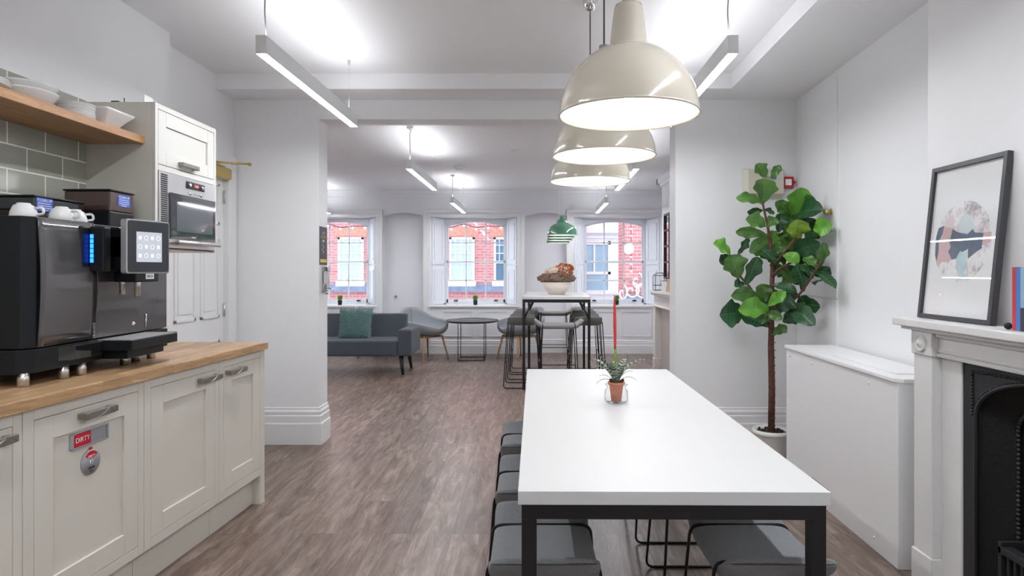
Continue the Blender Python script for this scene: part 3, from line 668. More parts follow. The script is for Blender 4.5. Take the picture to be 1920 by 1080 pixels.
# ------------------------------------------------------------------ dining table
t = thing('dining_table', 'long white-topped table with black square steel frame', 'table', (.383, 1.677, 0), -.010)
MB().box(-.4095,.4095,0,2.085,.704,.740).build('tabletop', TABLEW, t, .0015)
MB().box(-.40,.40,.006,.046,.664,.7035).box(-.40,.40,2.04,2.08,.664,.7035).box(-.40,-.36,.046,2.04,.664,.7035).box(.36,.40,.046,2.04,.664,.7035).build('apron', BLACKMET, t, .0015)
for x in (-.38,.38):
    for y in (.026,2.06): MB().box(x-.02,x+.02,y-.02,y+.02,0,.664).build('leg', BLACKMET, t, .0015)

# ------------------------------------------------------------------ saddle stools
def pad_mesh(L, W, T, rise, flat, m):
    # swept superellipse along local Y, ends rise
    mb = MB(); ny = 40; ns = 28; vs = []; fs = []
    for i in range(ny+1):
        u = i/ny; s = -math.cos(PI*u) ; y = s*L/2; a = abs(y); k = max(0, a-flat)/(L/2-flat)
        z = rise*(k**1.3 if k > 0 else 0)
        e = max(0.0, (a-(L/2-.03))/.03); sc = math.sqrt(max(0.0, 1-e*e))
        nota = 1 - .18*math.exp(-((a-flat)/.012)**2)
        for j in range(ns):
            th = 2*PI*j/ns; c, q = math.cos(th), math.sin(th); pw = .42
            x = W/2*math.copysign(abs(c)**pw, c)*(.92+.08*sc)*(1-.02*math.exp(-((a-flat)/.012)**2)); zz = T/2*math.copysign(abs(q)**.6, q)*max(sc,.02)*nota
            vs.append((x, y, z+zz))
    for i in range(ny):
        for j in range(ns): fs.append((i*ns+j, i*ns+(j+1)%ns, (i+1)*ns+(j+1)%ns, (i+1)*ns+j))
    fs.append(tuple(range(ns))); fs.append(tuple(reversed(range(ny*ns, ny*ns+ns))))
    mb.add(vs, fs, True); return mb
def stool(name, label, H, W, L, loc, rz, fab, group, flare=.03, foot=None, cat='stool', T=.06, flat=.14):
    t = thing(name, label, cat, loc, rz, group)
    p = pad_mesh(L, W, T, .062, flat, fab); p.v = [(x,y,z+H-T/2) for x,y,z in p.v]; p.build('seat', fab, t)
    for s in (-1,1):
        y = s*flat; yb = s*(flat+.04); r = .0055; a = W/2+.004; zt = H-.005
        pts = [(0,y,zt),(-a,y,zt),(-a-flare,yb,r),(a+flare,yb,r),(a,y,zt),(0,y,zt)]
        pp = smoothpath(pts, .035, 5)[:-1]
        MB().tube(pp, r, 8, closed=True).build('wire_leg_frame', WIRE, t)
    if foot:
        for s in (-1, 1):
            f = foot/H; x = W/2+.004+flare*(1-f); y = flat+.04*(1-f)
            MB().tube([(s*x,-y,foot),(s*x,y,foot)], .0055, 8).build('footrest', WIRE, t)
    return t
LG1 = 'grey saddle stools tucked along the left of the long table'; LG2 = 'grey saddle stools along the right of the long table'
s0 = stool('low_stool','grey saddle stool at left of long table, nearest the camera', .455,.325,.47,(.047,2.05,0),0,FABG,LG1)
dup(s0,(.037,2.626,0),0,'grey saddle stool at left of long table, second from camera')
dup(s0,(.030,3.26,0),0,'grey saddle stool at left of long table, farthest from camera')
dup(s0,(.722,2.05,0),0,'grey saddle stool at right of long table, nearest the camera',LG2)
dup(s0,(.72,2.66,0),0,'grey saddle stool at right of long table, middle one',LG2)
dup(s0,(.715,3.27,0),0,'grey saddle stool at right of long table, farthest from camera',LG2)

# ------------------------------------------------------------------ high table and stools
ht = thing('high_table', 'tall white-topped bar table with black braced frame', 'table', (.3125, 7.05, 0), -.045)
MB().box(-.38,.38,0,1.38,1.0,1.03).build('tabletop', TABLEW, ht, .0015)
fr = MB()
for y in (.005,1.345): fr.box(-.375,.375,y,y+.03,.965,.9995)
for y in (1.345,): fr.box(-.36,.36,y,y+.03,0.0,.03)
fr.box(-.375,-.345,.035,1.345,.965,.9995).box(.345,.375,.035,1.345,.965,.9995); fr.build('frame', BLACKMET, ht, .001)
for x in (-.36,.36):
    for y in (.02,1.36): MB().box(x-.015,x+.015,y-.015,y+.015,0,.965).build('leg', BLACKMET, ht, .001)
    s = 1 if x > 0 else -1
    for y in (.02,1.36):
        d = 1 if y < .5 else -1
        MB().tube([(x,y,.78),(x-s*.09,y+d*.02,.965)],.009,6).build('brace', BLACKMET, ht)
G3 = 'stools on the left side of the bar table'; G4 = 'stools on the right side of the bar table'
def hs(label, x, y, rz, grp, fab=FABG2, W=.31, L=.46): return stool('bar_stool', label, .765, W, L, (x,y,0), rz, fab, grp, .045, .28, 'bar stool', .065)
h0 = hs('grey bar stool on the left of bar table, nearest the camera', -.065, 7.32, -.03, G3)
dup(h0, (-.04,7.90,0), -.03, 'grey bar stool on the left of bar table, middle one')
dup(h0, (-.02,8.42,0), -.03, 'grey bar stool on the left of bar table, nearest the windows')
dup(h0, (.675,7.30,0), -.03, 'grey bar stool on the right of bar table, nearest the camera', G4)
dup(h0, (.70,7.88,0), -.03, 'grey bar stool on the right of bar table, middle one', G4)
dup(h0, (.72,8.40,0), -.03, 'grey bar stool on the right of bar table, nearest the windows', G4)
e0 = stool('bar_stool','light grey bar stool at the near end of bar table', .755,.30,.52,(.326,6.86,0),PI/2,FABL,None,.03,.28,'bar stool',.055,.17)
dup(e0, (.35,8.80,0), PI/2, 'light grey bar stool at the window end of bar table')

# flower bowl
fb = thing('flower_bowl', 'white bowl of dried brown and orange flowers on bar table', 'flower arrangement', (.345, 7.72, 1.0305))
MB().lathe([(0,0),(.085,0),(.095,.005),(.15,.075),(.18,.148),(.174,.148),(.144,.078),(.08,.012),(0,.012)],40).build('bowl', mat('cream_bowl',(.80,.72,.64),.5), fb)
def petals(cols, n, c, rad, size, zmin, name):
    mb = MB(); ms = [mat('dried_petal_%s_%d' % (name, i), cc, .8) for i, cc in enumerate(cols)]
    for i in range(n):
        mb.mat(random.choice(ms))
        a = random.uniform(0,2*PI); zz = random.uniform(-1,1); r = math.sqrt(1-zz*zz)*random.uniform(.75,1.05); p = Vector((c[0]+rad[0]*r*math.cos(a), c[1]+rad[1]*r*math.sin(a), c[2]+rad[2]*zz))
        if p.z < zmin: p.z = zmin+random.uniform(0,.02)
        d = Vector((random.gauss(0,1),random.gauss(0,1),random.gauss(0,1))).normalized(); u = d.orthogonal().normalized(); v = d.cross(u); s = size*random.uniform(.6,1.3)
        mb.add([p-u*s*.7, p-v*s*.5+d*s*.2, p+u*s, p+v*s*.5+d*s*.2], [(0,1,2,3)], False)
    return mb.build(name, None, fb)
petals([(.30,.19,.15),(.42,.28,.22),(.22,.14,.11),(.36,.26,.18)], 2600, (0,0,.195), (.225,.20,.07), .016, .14, 'dried_hydrangea')
petals([(.78,.66,.55),(.85,.74,.64)], 260, (-.045,0,.275), (.10,.09,.04), .03, .2, 'cream_blooms')
petals([(.55,.17,.05),(.42,.11,.04),(.65,.25,.09)], 280, (.09,0,.295), (.12,.09,.075), .026, .2, 'orange_leaves')

# ------------------------------------------------------------------ bromeliad on table
br = thing('potted_bromeliad', 'striped bromeliad with tall red spike in glass jar on long table', 'potted plant', (.386, 2.80, .7405))
MB().lathe([(0,.0),(.045,.0),(.054,.008),(.055,.022),(.052,.055),(.043,.066),(.045,.072),(.050,.076),(.050,.082),(.046,.082),(.044,.078),(.039,.070),(.040,.064),(.047,.053),(.050,.022),(.048,.012),(.042,.006),(0,.006)],40).build('glass_jar', JAR, br)
MB().lathe([(0,.0075),(.022,.0075),(.027,.05),(.031,.080),(.038,.082),(.038,.092),(.034,.092),(.030,.088),(0,.086)],32).build('terracotta_pot', TERRA, br)
so = MB(); so.smooth = True
so.ball((0,0,.084),.030,14,(1,1,.45))
for i in range(26): a = random.uniform(0,6.28); rr = random.uniform(0,.032); so.ball((rr*math.cos(a),rr*math.sin(a),.09+random.uniform(0,.012)),.008,6)
so.build('moss', mat('brown_moss',(.07,.04,.02),.95,bump=1,bscale=200,var=.5,vscale=90), br)
m_, nt, p_, N, L = tree('banded_leaf')
tc = N('ShaderNodeUVMap'); sp3 = N('ShaderNodeSeparateXYZ'); L(tc.outputs[0], sp3.inputs[0])
wv = N('ShaderNodeMath'); wv.operation = 'SINE'; mu = N('ShaderNodeMath'); mu.operation = 'MULTIPLY'; mu.inputs[1].default_value = 95; L(sp3.outputs['X'], mu.inputs[0]); L(mu.outputs[0], wv.inputs[0])
rp = N('ShaderNodeValToRGB'); rp.color_ramp.elements[0].position=.35; rp.color_ramp.elements[1].position=.62; rp.color_ramp.elements[0].color=(.045,.075,.045,1); rp.color_ramp.elements[1].color=(.36,.40,.33,1)
mr = N('ShaderNodeMapRange'); mr.inputs['From Min'].default_value=-1; L(wv.outputs[0], mr.inputs[0]); L(mr.outputs[0], rp.inputs[0]); L(rp.outputs[0], p_.inputs['Base Color']); p_.inputs['Roughness'].default_value=.45
def strap(mb, a, reach, up, droop, w, n=16):
    d = Vector((math.cos(a), math.sin(a), 0)); sd = Vector((-d.y, d.x, 0)); vs = []; 
    for i in range(n+1):
        t = i/n; p = d*(reach*t**1.15+.006)+Vector((0,0,.085+up*(t**.8)-droop*t**3.2)); ww = w*(math.sin(PI*min(1,t*.86+.14))**.6)*(1-.15*t)
        if t > .97: ww *= .4
        for k, q in ((-1,.25),(0,-.12),(1,.25)): vs.append(p+sd*ww*k+Vector((0,0,ww*q)))
    o = len(mb.v); fs = []
    for i in range(n):
        for k in range(2): aI = i*3+k; fs.append((aI,aI+3,aI+4,aI+1))
    mb.add(vs, fs, True)
    mb.uvn = getattr(mb, 'uvn', []) + [i/n for i in range(n+1) for _ in range(3)]
lv = MB()
for a, re, up, dr, ww in ((-.15,.120,.150,.045,.019),(.25,.10,.135,.05,.018),(3.3,.080,.150,.02,.023),(2.8,.115,.150,.06,.022),(3.6,.10,.12,.04,.019),(.9,.08,.13,.03,.018),(4.2,.06,.12,.02,.017),(-1.0,.055,.11,.02,.017),(1.6,.06,.12,.03,.016),(-1.9,.06,.09,.03,.016)): strap(lv, a, re, up, dr, ww)
for a, re, up, dr, ww in ((-.3,.085,.06,.045,.004),(3.4,.090,.045,.045,.004),(.1,.07,.085,.035,.004),(3.0,.07,.06,.03,.004)): strap(lv, a, re, up, dr, ww)
lo = lv.build('striped_leaves', m_, br, solid=.0008)
uv = lo.data.uv_layers.new(name='UVMap')
for lp in lo.data.loops: uv.data[lp.index].uv = (lv.uvn[lp.vertex_index]*.5, 0)
MB().tube([(0,0,.09),(-.003,0,.16),(-.004,0,.215),(-.005,0,.24)],.005,8,radii=[.006,.005,.0055,.0055]).ball((0,0,.12),.012,10,(1,1,1.6)).build('flower_stem', mat('lime_stem',(.20,.36,.05),.5), br)
MB().tube([(-.005,0,.235),(-.005,0,.27),(-.006,0,.34),(-.007,0,.42),(-.008,0,.455),(-.009,0,.475)],.006,10,radii=[.0055,.0062,.0075,.006,.003,.001]).build('flower_spike', mat('red_spike',(.62,.055,.04),.4), br)

# ------------------------------------------------------------------ pendants
def pendant(name, label, loc, prof, outer, ceilz, grp, cable_m, bulb_r, fit=None):
    t = thing(name, label, 'pendant lamp', loc, 0, grp)
    n = len(prof); inner = [(max(0,r-.004), z-.003 if i else z+.001) for i, (r, z) in enumerate(prof)]
    MB().lathe(prof, 72).build('lamp_shade', outer, t)
    MB().lathe(inner[:-2]+[(0, inner[-3][1])], 72).build('shade_lining', SHADEI, t)
    R = prof[0][0]; MB().tube([(R*math.cos(2*PI*i/72), R*math.sin(2*PI*i/72), prof[0][1]) for i in range(72)], .0035, 8, closed=True).build('rim', outer, t)
    top = prof[-1][1]
    if fit: MB().cyl((0,0,top-.002), fit[0], fit[1], 24).build('lamp_holder', CHROME, t); top += fit[1]
    MB().tube([(0,0,top-.002),(0,0,ceilz-.03)], .0035, 8).build('cable', cable_m, t)
    MB().lathe([(0,ceilz-.05),(.012,ceilz-.05),(.022,ceilz-.045),(.035,ceilz-.025),(.04,ceilz-.003),(.04,ceilz)],24).build('ceiling_rose', CHROME, t)
    MB().ball((0,0,prof[0][1]+.085*bulb_r/.04), bulb_r, 16).cyl((0,0,prof[0][1]+.085*bulb_r/.04), bulb_r*.4, .07, 12).build('bulb', BULBM, t)
    return t
P1 = [(.2075,0),(.207,.012),(.203,.04),(.193,.075),(.175,.112),(.150,.145),(.122,.171),(.098,.186),(.082,.193),(.068,.197),(.060,.200),(.0565,.205),(.051,.26),(.044,.315),(.040,.328),(.0,.330)]
GP = 'cream dome pendants over the long table'
zr = 1.784
CBL = mat('dark_grey_cable',(.12,.12,.13),.5)
p1 = pendant('cream_pendant','large cream dome pendant nearest the camera, over long table',(.301,1.915,zr),P1,SHADEC,CZ-zr,GP,CBL,.045,(.021,.12))
dup(p1,(.309,2.60,zr),0,'cream dome pendant over long table, middle of the three')
dup(p1,(.3245,3.34,zr),0,'cream dome pendant over long table, farthest of the three')
GG = 'green dome pendants over the bar table'
P2 = [(.158,0),(.157,.010),(.150,.045),(.134,.078),(.105,.105),(.075,.120),(.062,.126),(.060,.140),(.050,.158),(.030,.168),(.022,.175),(.020,.200),(.0,.203)]
zg = 1.69
g1 = pendant('green_pendant','green enamel pendant over bar table, nearest the camera',(.36,6.70,zg),P2,SHADEG,FZ-zg,GG,PLASTW,.03)
for y, x, lb in ((7.27,.375,'second from the camera'),(7.90,.392,'third from the camera'),(8.62,.405,'nearest the windows')):
    dup(g1,(x,y,zg),0,'green enamel pendant over bar table, '+lb)

# ------------------------------------------------------------------ linear lights
def linear(label, x, y0, L, zb, ceilz, rz, grp, curl=False):
    t = thing('linear_light', label, 'linear light', (x, y0, zb), rz, grp)
    MB().box(-.0245,.0245,0,L,.0,.084).build('housing', ALU, t, .001)
    MB().box(-.021,.021,.006,L-.006,-.0012,-.0002).build('diffuser', LED, t)
    MB().box(-.019,.019,.02,L-.02,.0842,.0855).build('uplight', LEDUP, t)
    h = ceilz-zb
    if curl: pts = [(0,.06,.084),(0,.06,h*.45),(0,.055,h-.05),(.012,.06,h-.03),(-.012,.06,h-.02),(-.018,.06,h)]
    else: pts = [(0,.06,.084),(-.008,.06,h*.5),(0,.055,h-.02)]
    MB().tube(smoothpath(pts,.02),.0035,8).build('power_cable', mat('pale_grey_cable',(.35,.35,.36),.5), t)
    MB().tube([(0,L-.12,.084),(0,L-.12,h-.02)],.0008,5).build('suspension_wire', STEEL, t)
    MB().cyl((0,L-.12,h-.028),.009,.028,12).cyl((-.0,.055,h-.02),.028,.02,18).build('ceiling_mount', STEEL if not curl else PLASTW, t)
    return t
GL = 'suspended linear lights'
linear('suspended linear LED light in front room, left side', -1.215, 2.91, 1.49, 2.307, CZ, -.013, GL)
linear('suspended linear LED light in front room, right side', .933, 2.91, 1.49, 2.307, CZ, -.02, GL)
linear('added out-of-view linear fill light above the camera, left side', -1.24, .45, 1.49, 2.307, CZ, -.013, GL)  # overhead pair out of view, added to brighten the front room
linear('added out-of-view linear fill light above the camera, right side', .90, .45, 1.49, 2.307, CZ, -.02, GL)
linear('added out-of-view linear fill light behind the camera, left side', -1.26, -2.2, 1.49, 2.307, CZ, -.013, GL)  # rear pair, also unseen, added as extra fill from behind
linear('added out-of-view linear fill light behind the camera, right side', .85, -2.2, 1.49, 2.307, CZ, -.02, GL)
linear('linear LED light in far room, left of the opening and nearer', -1.04, 5.58, 1.49, 2.205, FZ, -.007, GL, True)
linear('linear LED light in far room before the middle window', -1.0, 8.42, 1.45, 2.205, FZ, -.01, GL, True)
linear('linear LED light at far left, mostly hidden by the pier', -3.10, 8.48, 1.5, 2.205, FZ, 0, GL, True)
linear('linear LED light in far room, right side and nearer', .945, 5.58, 1.49, 2.205, FZ, -.025, GL, True)
linear('linear LED light in far room before the right window', 1.035, 8.42, 1.45, 2.205, FZ, -.02, GL, True)
linear('added unseen linear fill light in far room behind the left pier', -3.05, 5.58, 1.49, 2.205, FZ, 0, GL, True)  # unseen fixture added to lift the left of the far room
o = MB().lathe([(0,-.045),(.035,-.045),(.05,-.03),(.055,-.01),(.055,0)],24).build('smoke_detector', PLASTW); o.location=(-.84,7.8,FZ); tag(o,'white smoke detector on the far room ceiling','smoke detector')
o = MB().lathe([(0,-.012),(.03,-.012),(.045,-.002),(.045,0)],20).build('ceiling_sensor', PLASTW); o.location=(-.134,6.74,FZ); tag(o,'flat round ceiling sensor in far room, near the green pendants','sensor')
c = o.copy(); COL.objects.link(c); c.location=(-2.0,6.74,FZ); c['label']='flat round ceiling sensor in far room, beside the left pier'

# ------------------------------------------------------------------ right side: boxed cabinet
bx = thing('boiler_cabinet', 'low white boxed-in cabinet beside the fireplace and plant', 'cabinet', (1.645, 2.82, 0))
MB().prism([(-.014,0),(.09,-.002),(.245,.0),(.32,1.285),(.012,1.285)], 0, .822).build('body', mat('white_mdf',(.79,.79,.80),.4), bx, .002)
MB().prism([(-.024,.02),(.006,-.012),(.255,-.012),(.325,1.293),(.003,1.293)], .8225, .842).build('top', TRIM, bx, .003)
MB().prism([(.05,.12),(.22,.12),(.27,1.20),(.07,1.20)], .8422, .847).build('lift_off_panel', TRIM, bx, .001)
sc = MB()
for y, z in ((.25,.78),(.90,.78),(.20,.06),(.85,.06),(1.22,.78)): sc.ball((-.014+.020*y,y,z),.008,10)
sc.build('screw_cap', PLASTW, bx)
MB().prism([(.0035-.004,.66),(.0035+.004,.66),(.0066+.004,.9),(.0066-.0042,.9)], .115, .118).build('slot', BLK, bx)

# ------------------------------------------------------------------ fireplace (front room)
fp_ = thing('fireplace', 'white painted fire surround with black cast-iron arched insert', 'fireplace', (1.698, 1.92, 0))
X = lambda x: x-1.698
MB().box(X(1.523),.0,-.76,.76,1.095,1.125).box(X(1.545),0,-.735,.735,1.08,1.095).build('mantel_shelf', MANTEL, fp_, .004)
for s in (-1,1):
    def yb(a,b): return (a,b) if s>0 else (-b,-a)
    q = MB(); q.box(X(1.567),0,*yb(.564,.68),.20,.985).box(X(1.560),0,*yb(.557,.687),.0,.20)
    q.box(X(1.560),0,*yb(.556,.688),.985,1.08).box(X(1.604),0,*yb(.45,.564),0,.985)
    o = q.build('pilaster', MANTEL, fp_, .004)
    cyl = MB(); cy_ = s*.622
    cyl.M = Matrix.Translation((X(1.560),cy_,1.033)) @ Matrix.Rotation(-PI/2,4,'Y')
    cyl.lathe([(.036,0),(.036,.006),(.028,.008),(.024,.003),(.020,.003),(.016,.010),(0,.013)],28); cyl.build('roundel', MANTEL, o)
q = MB().box(X(1.590),0,-.557,.557,.985,1.08).box(X(1.580),0,-.557,.557,.985,1.0).box(X(1.585),0,-.557,.557,1.003,1.013).box(X(1.575),0,-.557,.557,1.062,1.08); q.build('frieze', MANTEL, fp_, .003)
# iron insert
def archpts(hw, zs, rise, n=28): return [(-hw*math.cos(PI*i/n), zs+rise*math.sin(PI*i/n)) for i in range(n+1)]
ii = thing  # (keeps helper name local)
A = archpts(.375,.795,.165)
pl_ = MB(); outer = [(-.452,0),(-.452,.985),(.452,.985),(.452,0)]
# plate with arched hole as strips
n = len(A)
for i in range(n-1):
    (ya,za),(yc,zc) = A[i],A[i+1]; pl_.prism([(ya,za),(yc,zc),(yc,.985),(ya,.985)], X(1.612), X(1.63), 'x')
pl_.box(X(1.612),X(1.63),-.452,-.375,0,.985).box(X(1.612),X(1.63),.375,.452,0,.985)
ins = pl_.build('iron_plate', IRON, fp_)
bd = MB()
bd.tube([(X(1.608),y,z) for y,z in [(-.375,0)]+archpts(.378,.795,.168)+[(.375,0)]], .008, 8)
def bead(pts, step, r):
    d = 0; prev = Vector(pts[0]); 
    for p in pts[1:]:
        p = Vector(p); L_ = (p-prev).length; k = int(L_/step)+1
        for i in range(k): bd.ball(tuple(prev.lerp(p, i/k)), r, 6)
        prev = p
for s in (-1,1):
    bead([(X(1.609),s*.40,.80),(X(1.609),s*.40,.955),(X(1.609),s*.12,.965)], .012, .006)
    bead([(X(1.609),s*(.395*math.cos(a)),.80+.168*math.sin(a)) for a in [PI/2*i/10 for i in range(2,11)]], .012, .004)
bd.build('beaded_border', IRON, fp_)
rc = MB()   # splayed recess and inner arch
B1 = archpts(.375,.795,.165); B2 = archpts(.285,.765,.13)
P_ = [(-.375,0)]+B1+[(.375,0)]; Q_ = [(-.285,0)]+B2+[(.285,0)]
vs = [(X(1.628),y,z) for y,z in P_]+[(X(1.70)-.001,y,z) for y,z in Q_]; k = len(P_)
rc.add(vs, [(i,i+1,k+i+1,k+i) for i in range(k-1)], True); rc.build('splayed_surround', IROND, fp_)
bd = MB(); bead([(X(1.690),y,z) for y,z in Q_], .016, .009); bd.build('beaded_arch', IRON, fp_)
MB().add([(X(1.6985),-.30,0),(X(1.6985),.30,0),(X(1.6985),.30,.93),(X(1.6985),-.30,.93)],[(0,1,2,3)]).build('fireback', IROND, fp_)
gt = MB().box(X(1.60),X(1.64),-.30,.26,.36,.385)
for i in range(19): gt.box(X(1.605),X(1.625),-.285+.0295*i,-.275+.0295*i,.05,.36)
gt.box(X(1.60),X(1.68),-.30,.26,.03,.06).box(X(1.60),X(1.69),-.30,-.285,.03,.40).box(X(1.60),X(1.69),.245,.26,.03,.40); gt.build('grate', IRON, fp_, .002)

# ------------------------------------------------------------------ framed print leaning on mantel
pf = thing('framed_print', 'dark-framed abstract circle print leaning on the mantel', 'picture', (1.628, 2.45, 1.1255))
pf.rotation_euler = (0, math.atan2(.064,.615), 0)
PW, PH = .42, .618
f = MB()
for a in ((-PW/2,-PW/2+.018,0,PH),(PW/2-.018,PW/2,0,PH),(-PW/2+.018,PW/2-.018,0,.018),(-PW/2+.018,PW/2-.018,PH-.018,PH)): f.box(-.012,.012,*a)
f.build('frame', FRAMEB, pf, .001)
MB().box(.0,.004,-PW/2+.015,PW/2-.015,.015,PH-.015).build('print', PAPER, pf)
SPK, nt, p_, N, L = tree('speckled_ink')
tc = N('ShaderNodeTexCoord'); n1 = N('ShaderNodeTexNoise'); n1.inputs['Scale'].default_value = 55; n1.inputs['Detail'].default_value = 10; n1.inputs['Roughness'].default_value = .8; L(tc.outputs['Object'], n1.inputs['Vector'])
n2 = N('ShaderNodeTexNoise'); n2.inputs['Scale'].default_value = 11; L(tc.outputs['Object'], n2.inputs['Vector'])
ad = N('ShaderNodeMath'); ad.operation='ADD'; L(n1.outputs['Fac'], ad.inputs[0]); L(n2.outputs['Fac'], ad.inputs[1])
r1 = N('ShaderNodeValToRGB'); e = r1.color_ramp.elements; e[0].position=.47; e[0].color=(.78,.79,.80,1); e[1].position=.58; e[1].color=(.30,.31,.35,1); x_ = e.new(.51); x_.color=(.66,.60,.60,1)
hf = N('ShaderNodeMath'); hf.operation='MULTIPLY'; hf.inputs[1].default_value=.5; L(ad.outputs[0], hf.inputs[0]); L(hf.outputs[0], r1.inputs[0]); L(r1.outputs[0], p_.inputs['Base Color'])
NAVY = mat('navy_ink',(.095,.125,.185),.7,var=.35,vscale=14); PINK = mat('pink_ink',(.60,.42,.42),.7,var=.06,vscale=14); TEALI = mat('pale_teal_ink',(.48,.62,.65),.7,var=.12,vscale=20); PALE = mat('pale_blue_ink',(.62,.70,.73),.7,var=.06)
art = MB()
def shp(pts, m, lvl):
    q = []
    for x, y in pts:
        u, v = (x-312)/165, (550-y)/222; l_ = math.hypot(u, v)
        if l_ > 1: u, v = u/l_, v/l_
        q.append((-u*.158*1.0, v*.158+.305))     # +u towards viewer right = -Y
    art.mat(m); art.add([(-lvl*.0002-.0002, y, z) for y, z in q], [tuple(range(len(q)))], False)
circ = [(312+165*math.cos(a)*(1-.015*abs(math.sin(5*a))), 550-222*math.sin(a)) for a in [2*PI*i/60 for i in range(60)]]
shp(circ, SPK, 0)
shp([(290,420),(320,400),(350,415),(380,480),(345,508),(300,495),(285,450)], PALE, 1)
shp([(200,430),(225,400),(250,395),(255,440),(250,470),(195,455)], mat('faint_pink_ink',(.70,.62,.62),.7), 1)
shp([(120,440),(195,450),(190,500),(170,540),(176,580),(160,680),(100,640),(120,500)], NAVY, 2)
shp([(195,455),(250,475),(238,530),(240,552),(250,575),(238,600),(262,640),(250,660),(205,657),(170,690),(110,700),(178,590),(170,540),(190,510)], PINK, 3)
shp([(250,475),(285,495),(340,512),(370,485),(385,505),(432,510),(430,590),(400,610),(360,642),(355,590),(325,605),(310,600),(290,640),(262,645),(238,600),(250,572),(240,552)], NAVY, 2)
shp([(290,640),(310,600),(330,606),(355,588),(352,700),(345,742),(320,740),(300,700)], TEALI, 3)
shp([(432,510),(500,500),(500,560),(430,575)], PINK, 2)
art.build('artwork', None, pf)
MB().box(-.006,-.005,-PW/2+.016,PW/2-.016,.016,PH-.016).build('glazing', PICGLASS, pf)

# books on the mantel
bk = [('red_book',(.55,.05,.07),.017,.205,'slim red book standing on mantel next to the picture'),('blue_book',(.06,.22,.60),.018,.203,'bright blue book right of the red one on mantel'),
      ('pale_book',(.30,.45,.60),.030,.205,'pale blue book at right edge of photo on mantel')]
y = 2.083
for nm, c_, th, h_, lb_ in bk:
    t = thing('book', lb_, 'book', (1.575, y-th, 1.1255), 0, 'books standing on the mantel')
    MB().box(0,.003,0,th-.001,0,h_).box(.003,.11,0,.002,0,h_).box(.003,.11,th-.003,th-.001,0,h_).build('cover', mat(nm,c_,.4), t)
    MB().box(.003,.108,.002,th-.003,.002,h_-.003).build('pages', PAPER, t)
    if nm == 'pale_book': MB().box(-.0006,0,.0,th-.001,.0,.075).build('dark_band', mat('band_ink',(.05,.04,.05),.5), t)
    y -= th
o = MB().ball((0,0,.012),.012,12).build('bookend_ball', BLACKM); o.location=(1.575,2.099,1.1255); tag(o,'small black ball beside the red book on mantel','ornament')

# ------------------------------------------------------------------ wall box and call point
wb = thing('control_box', 'cream control box on white wall behind the plant top', 'control box', (1.773, PIER0, 1.98))
MB().prism([(-.148,-.11),(.148,-.11),(.148,.108),(-.148,.108)], -.03, -.001, 'y').build('back_case', CREAMP, wb, .004)
q = MB(); q.add([(-.148,-.03,-.10),(.148,-.03,-.10),(.148,-.03,.108),(-.148,-.03,.108),(-.120,-.07,-.085),(.148,-.07,-.085),(.148,-.07,.10),(-.120,-.07,.10)],[(3,2,1,0),(4,5,6,7),(0,1,5,4),(1,2,6,5),(2,3,7,6),(3,0,4,7)],False); q.build('front_cover', CREAMP, wb, .005)
MB().cyl((.075,-.0735,.035),.016,.004,20,'y').build('blue_logo', mat('logo_blue',(.1,.35,.6),.4), wb); text('POWER', .022, BLK, face_ny(.02,-.0712,.035), wb)
cp = thing('fire_call_point', 'red fire alarm call point beside the cream control box', 'fire alarm', (1.965, PIER0, 1.985))
MB().box(-.043,.043,-.04,-.001,-.043,.043).build('housing', RED, cp, .004); MB().box(-.024,.024,-.043,-.04,-.022,.024).build('glass_label', WHT, cp); MB().prism([(.043,-.015),(.043,.015),(.062,0)],-.035,-.01,'y').build('key_tab', RED, cp)

# poster + dispenser on the pier jamb
po = thing('poster', 'narrow black notice with yellow strip on the opening jamb', 'poster', (-1.59, 4.965, 1.362))
MB().box(0,.003,-.09,.09,0,.295).build('sheet', mat('charcoal_card',(.05,.052,.06),.5), po)
YEL = mat('yellow_ink',(.75,.60,.08),.5)
MB().box(.003,.0035,-.075,.078,.02,.045).build('yellow_strip', YEL, po)
text('LATE', .026, mat('grey_ink',(.45,.45,.47),.5), face_px(.0033,0,.245), po); text('KITCHEN', .030, mat('gold_ink',(.45,.33,.12),.5), face_px(.0033,0,.215), po); text('BAR', .026, WHT, face_px(.0033,0,.185), po)
MB().tube([(.0033,-.01+.022*math.sin(i*.9),.09+.0055*i) for i in range(14)],.0014,5).build('scribble', WHT, po)
ds = thing('soap_dispenser', 'chrome sanitiser dispenser fixed to the opening jamb', 'dispenser', (-1.59, 4.96, 1.165))
MB().box(0,.01,-.045,.045,-.01,.19).build('back_plate', STEEL, ds, .002)
MB().box(.01,.045,-.035,.035,.0,.05).build('lower_holder', CHROME, ds, .003); MB().box(.01,.05,-.035,.035,.15,.185).build('top_holder', CHROME, ds, .003)
MB().box(.012,.045,-.03,.03,.05,.15).build('bottle', mat('milky_plastic',(.55,.56,.57),.3), ds, .006)
MB().cyl((.025,0,-.03),.012,.03,14).tube([(.045,0,.02),(.075,0,.01),(.085,0,-.012)],.005,8).build('pump', CHROME, ds)

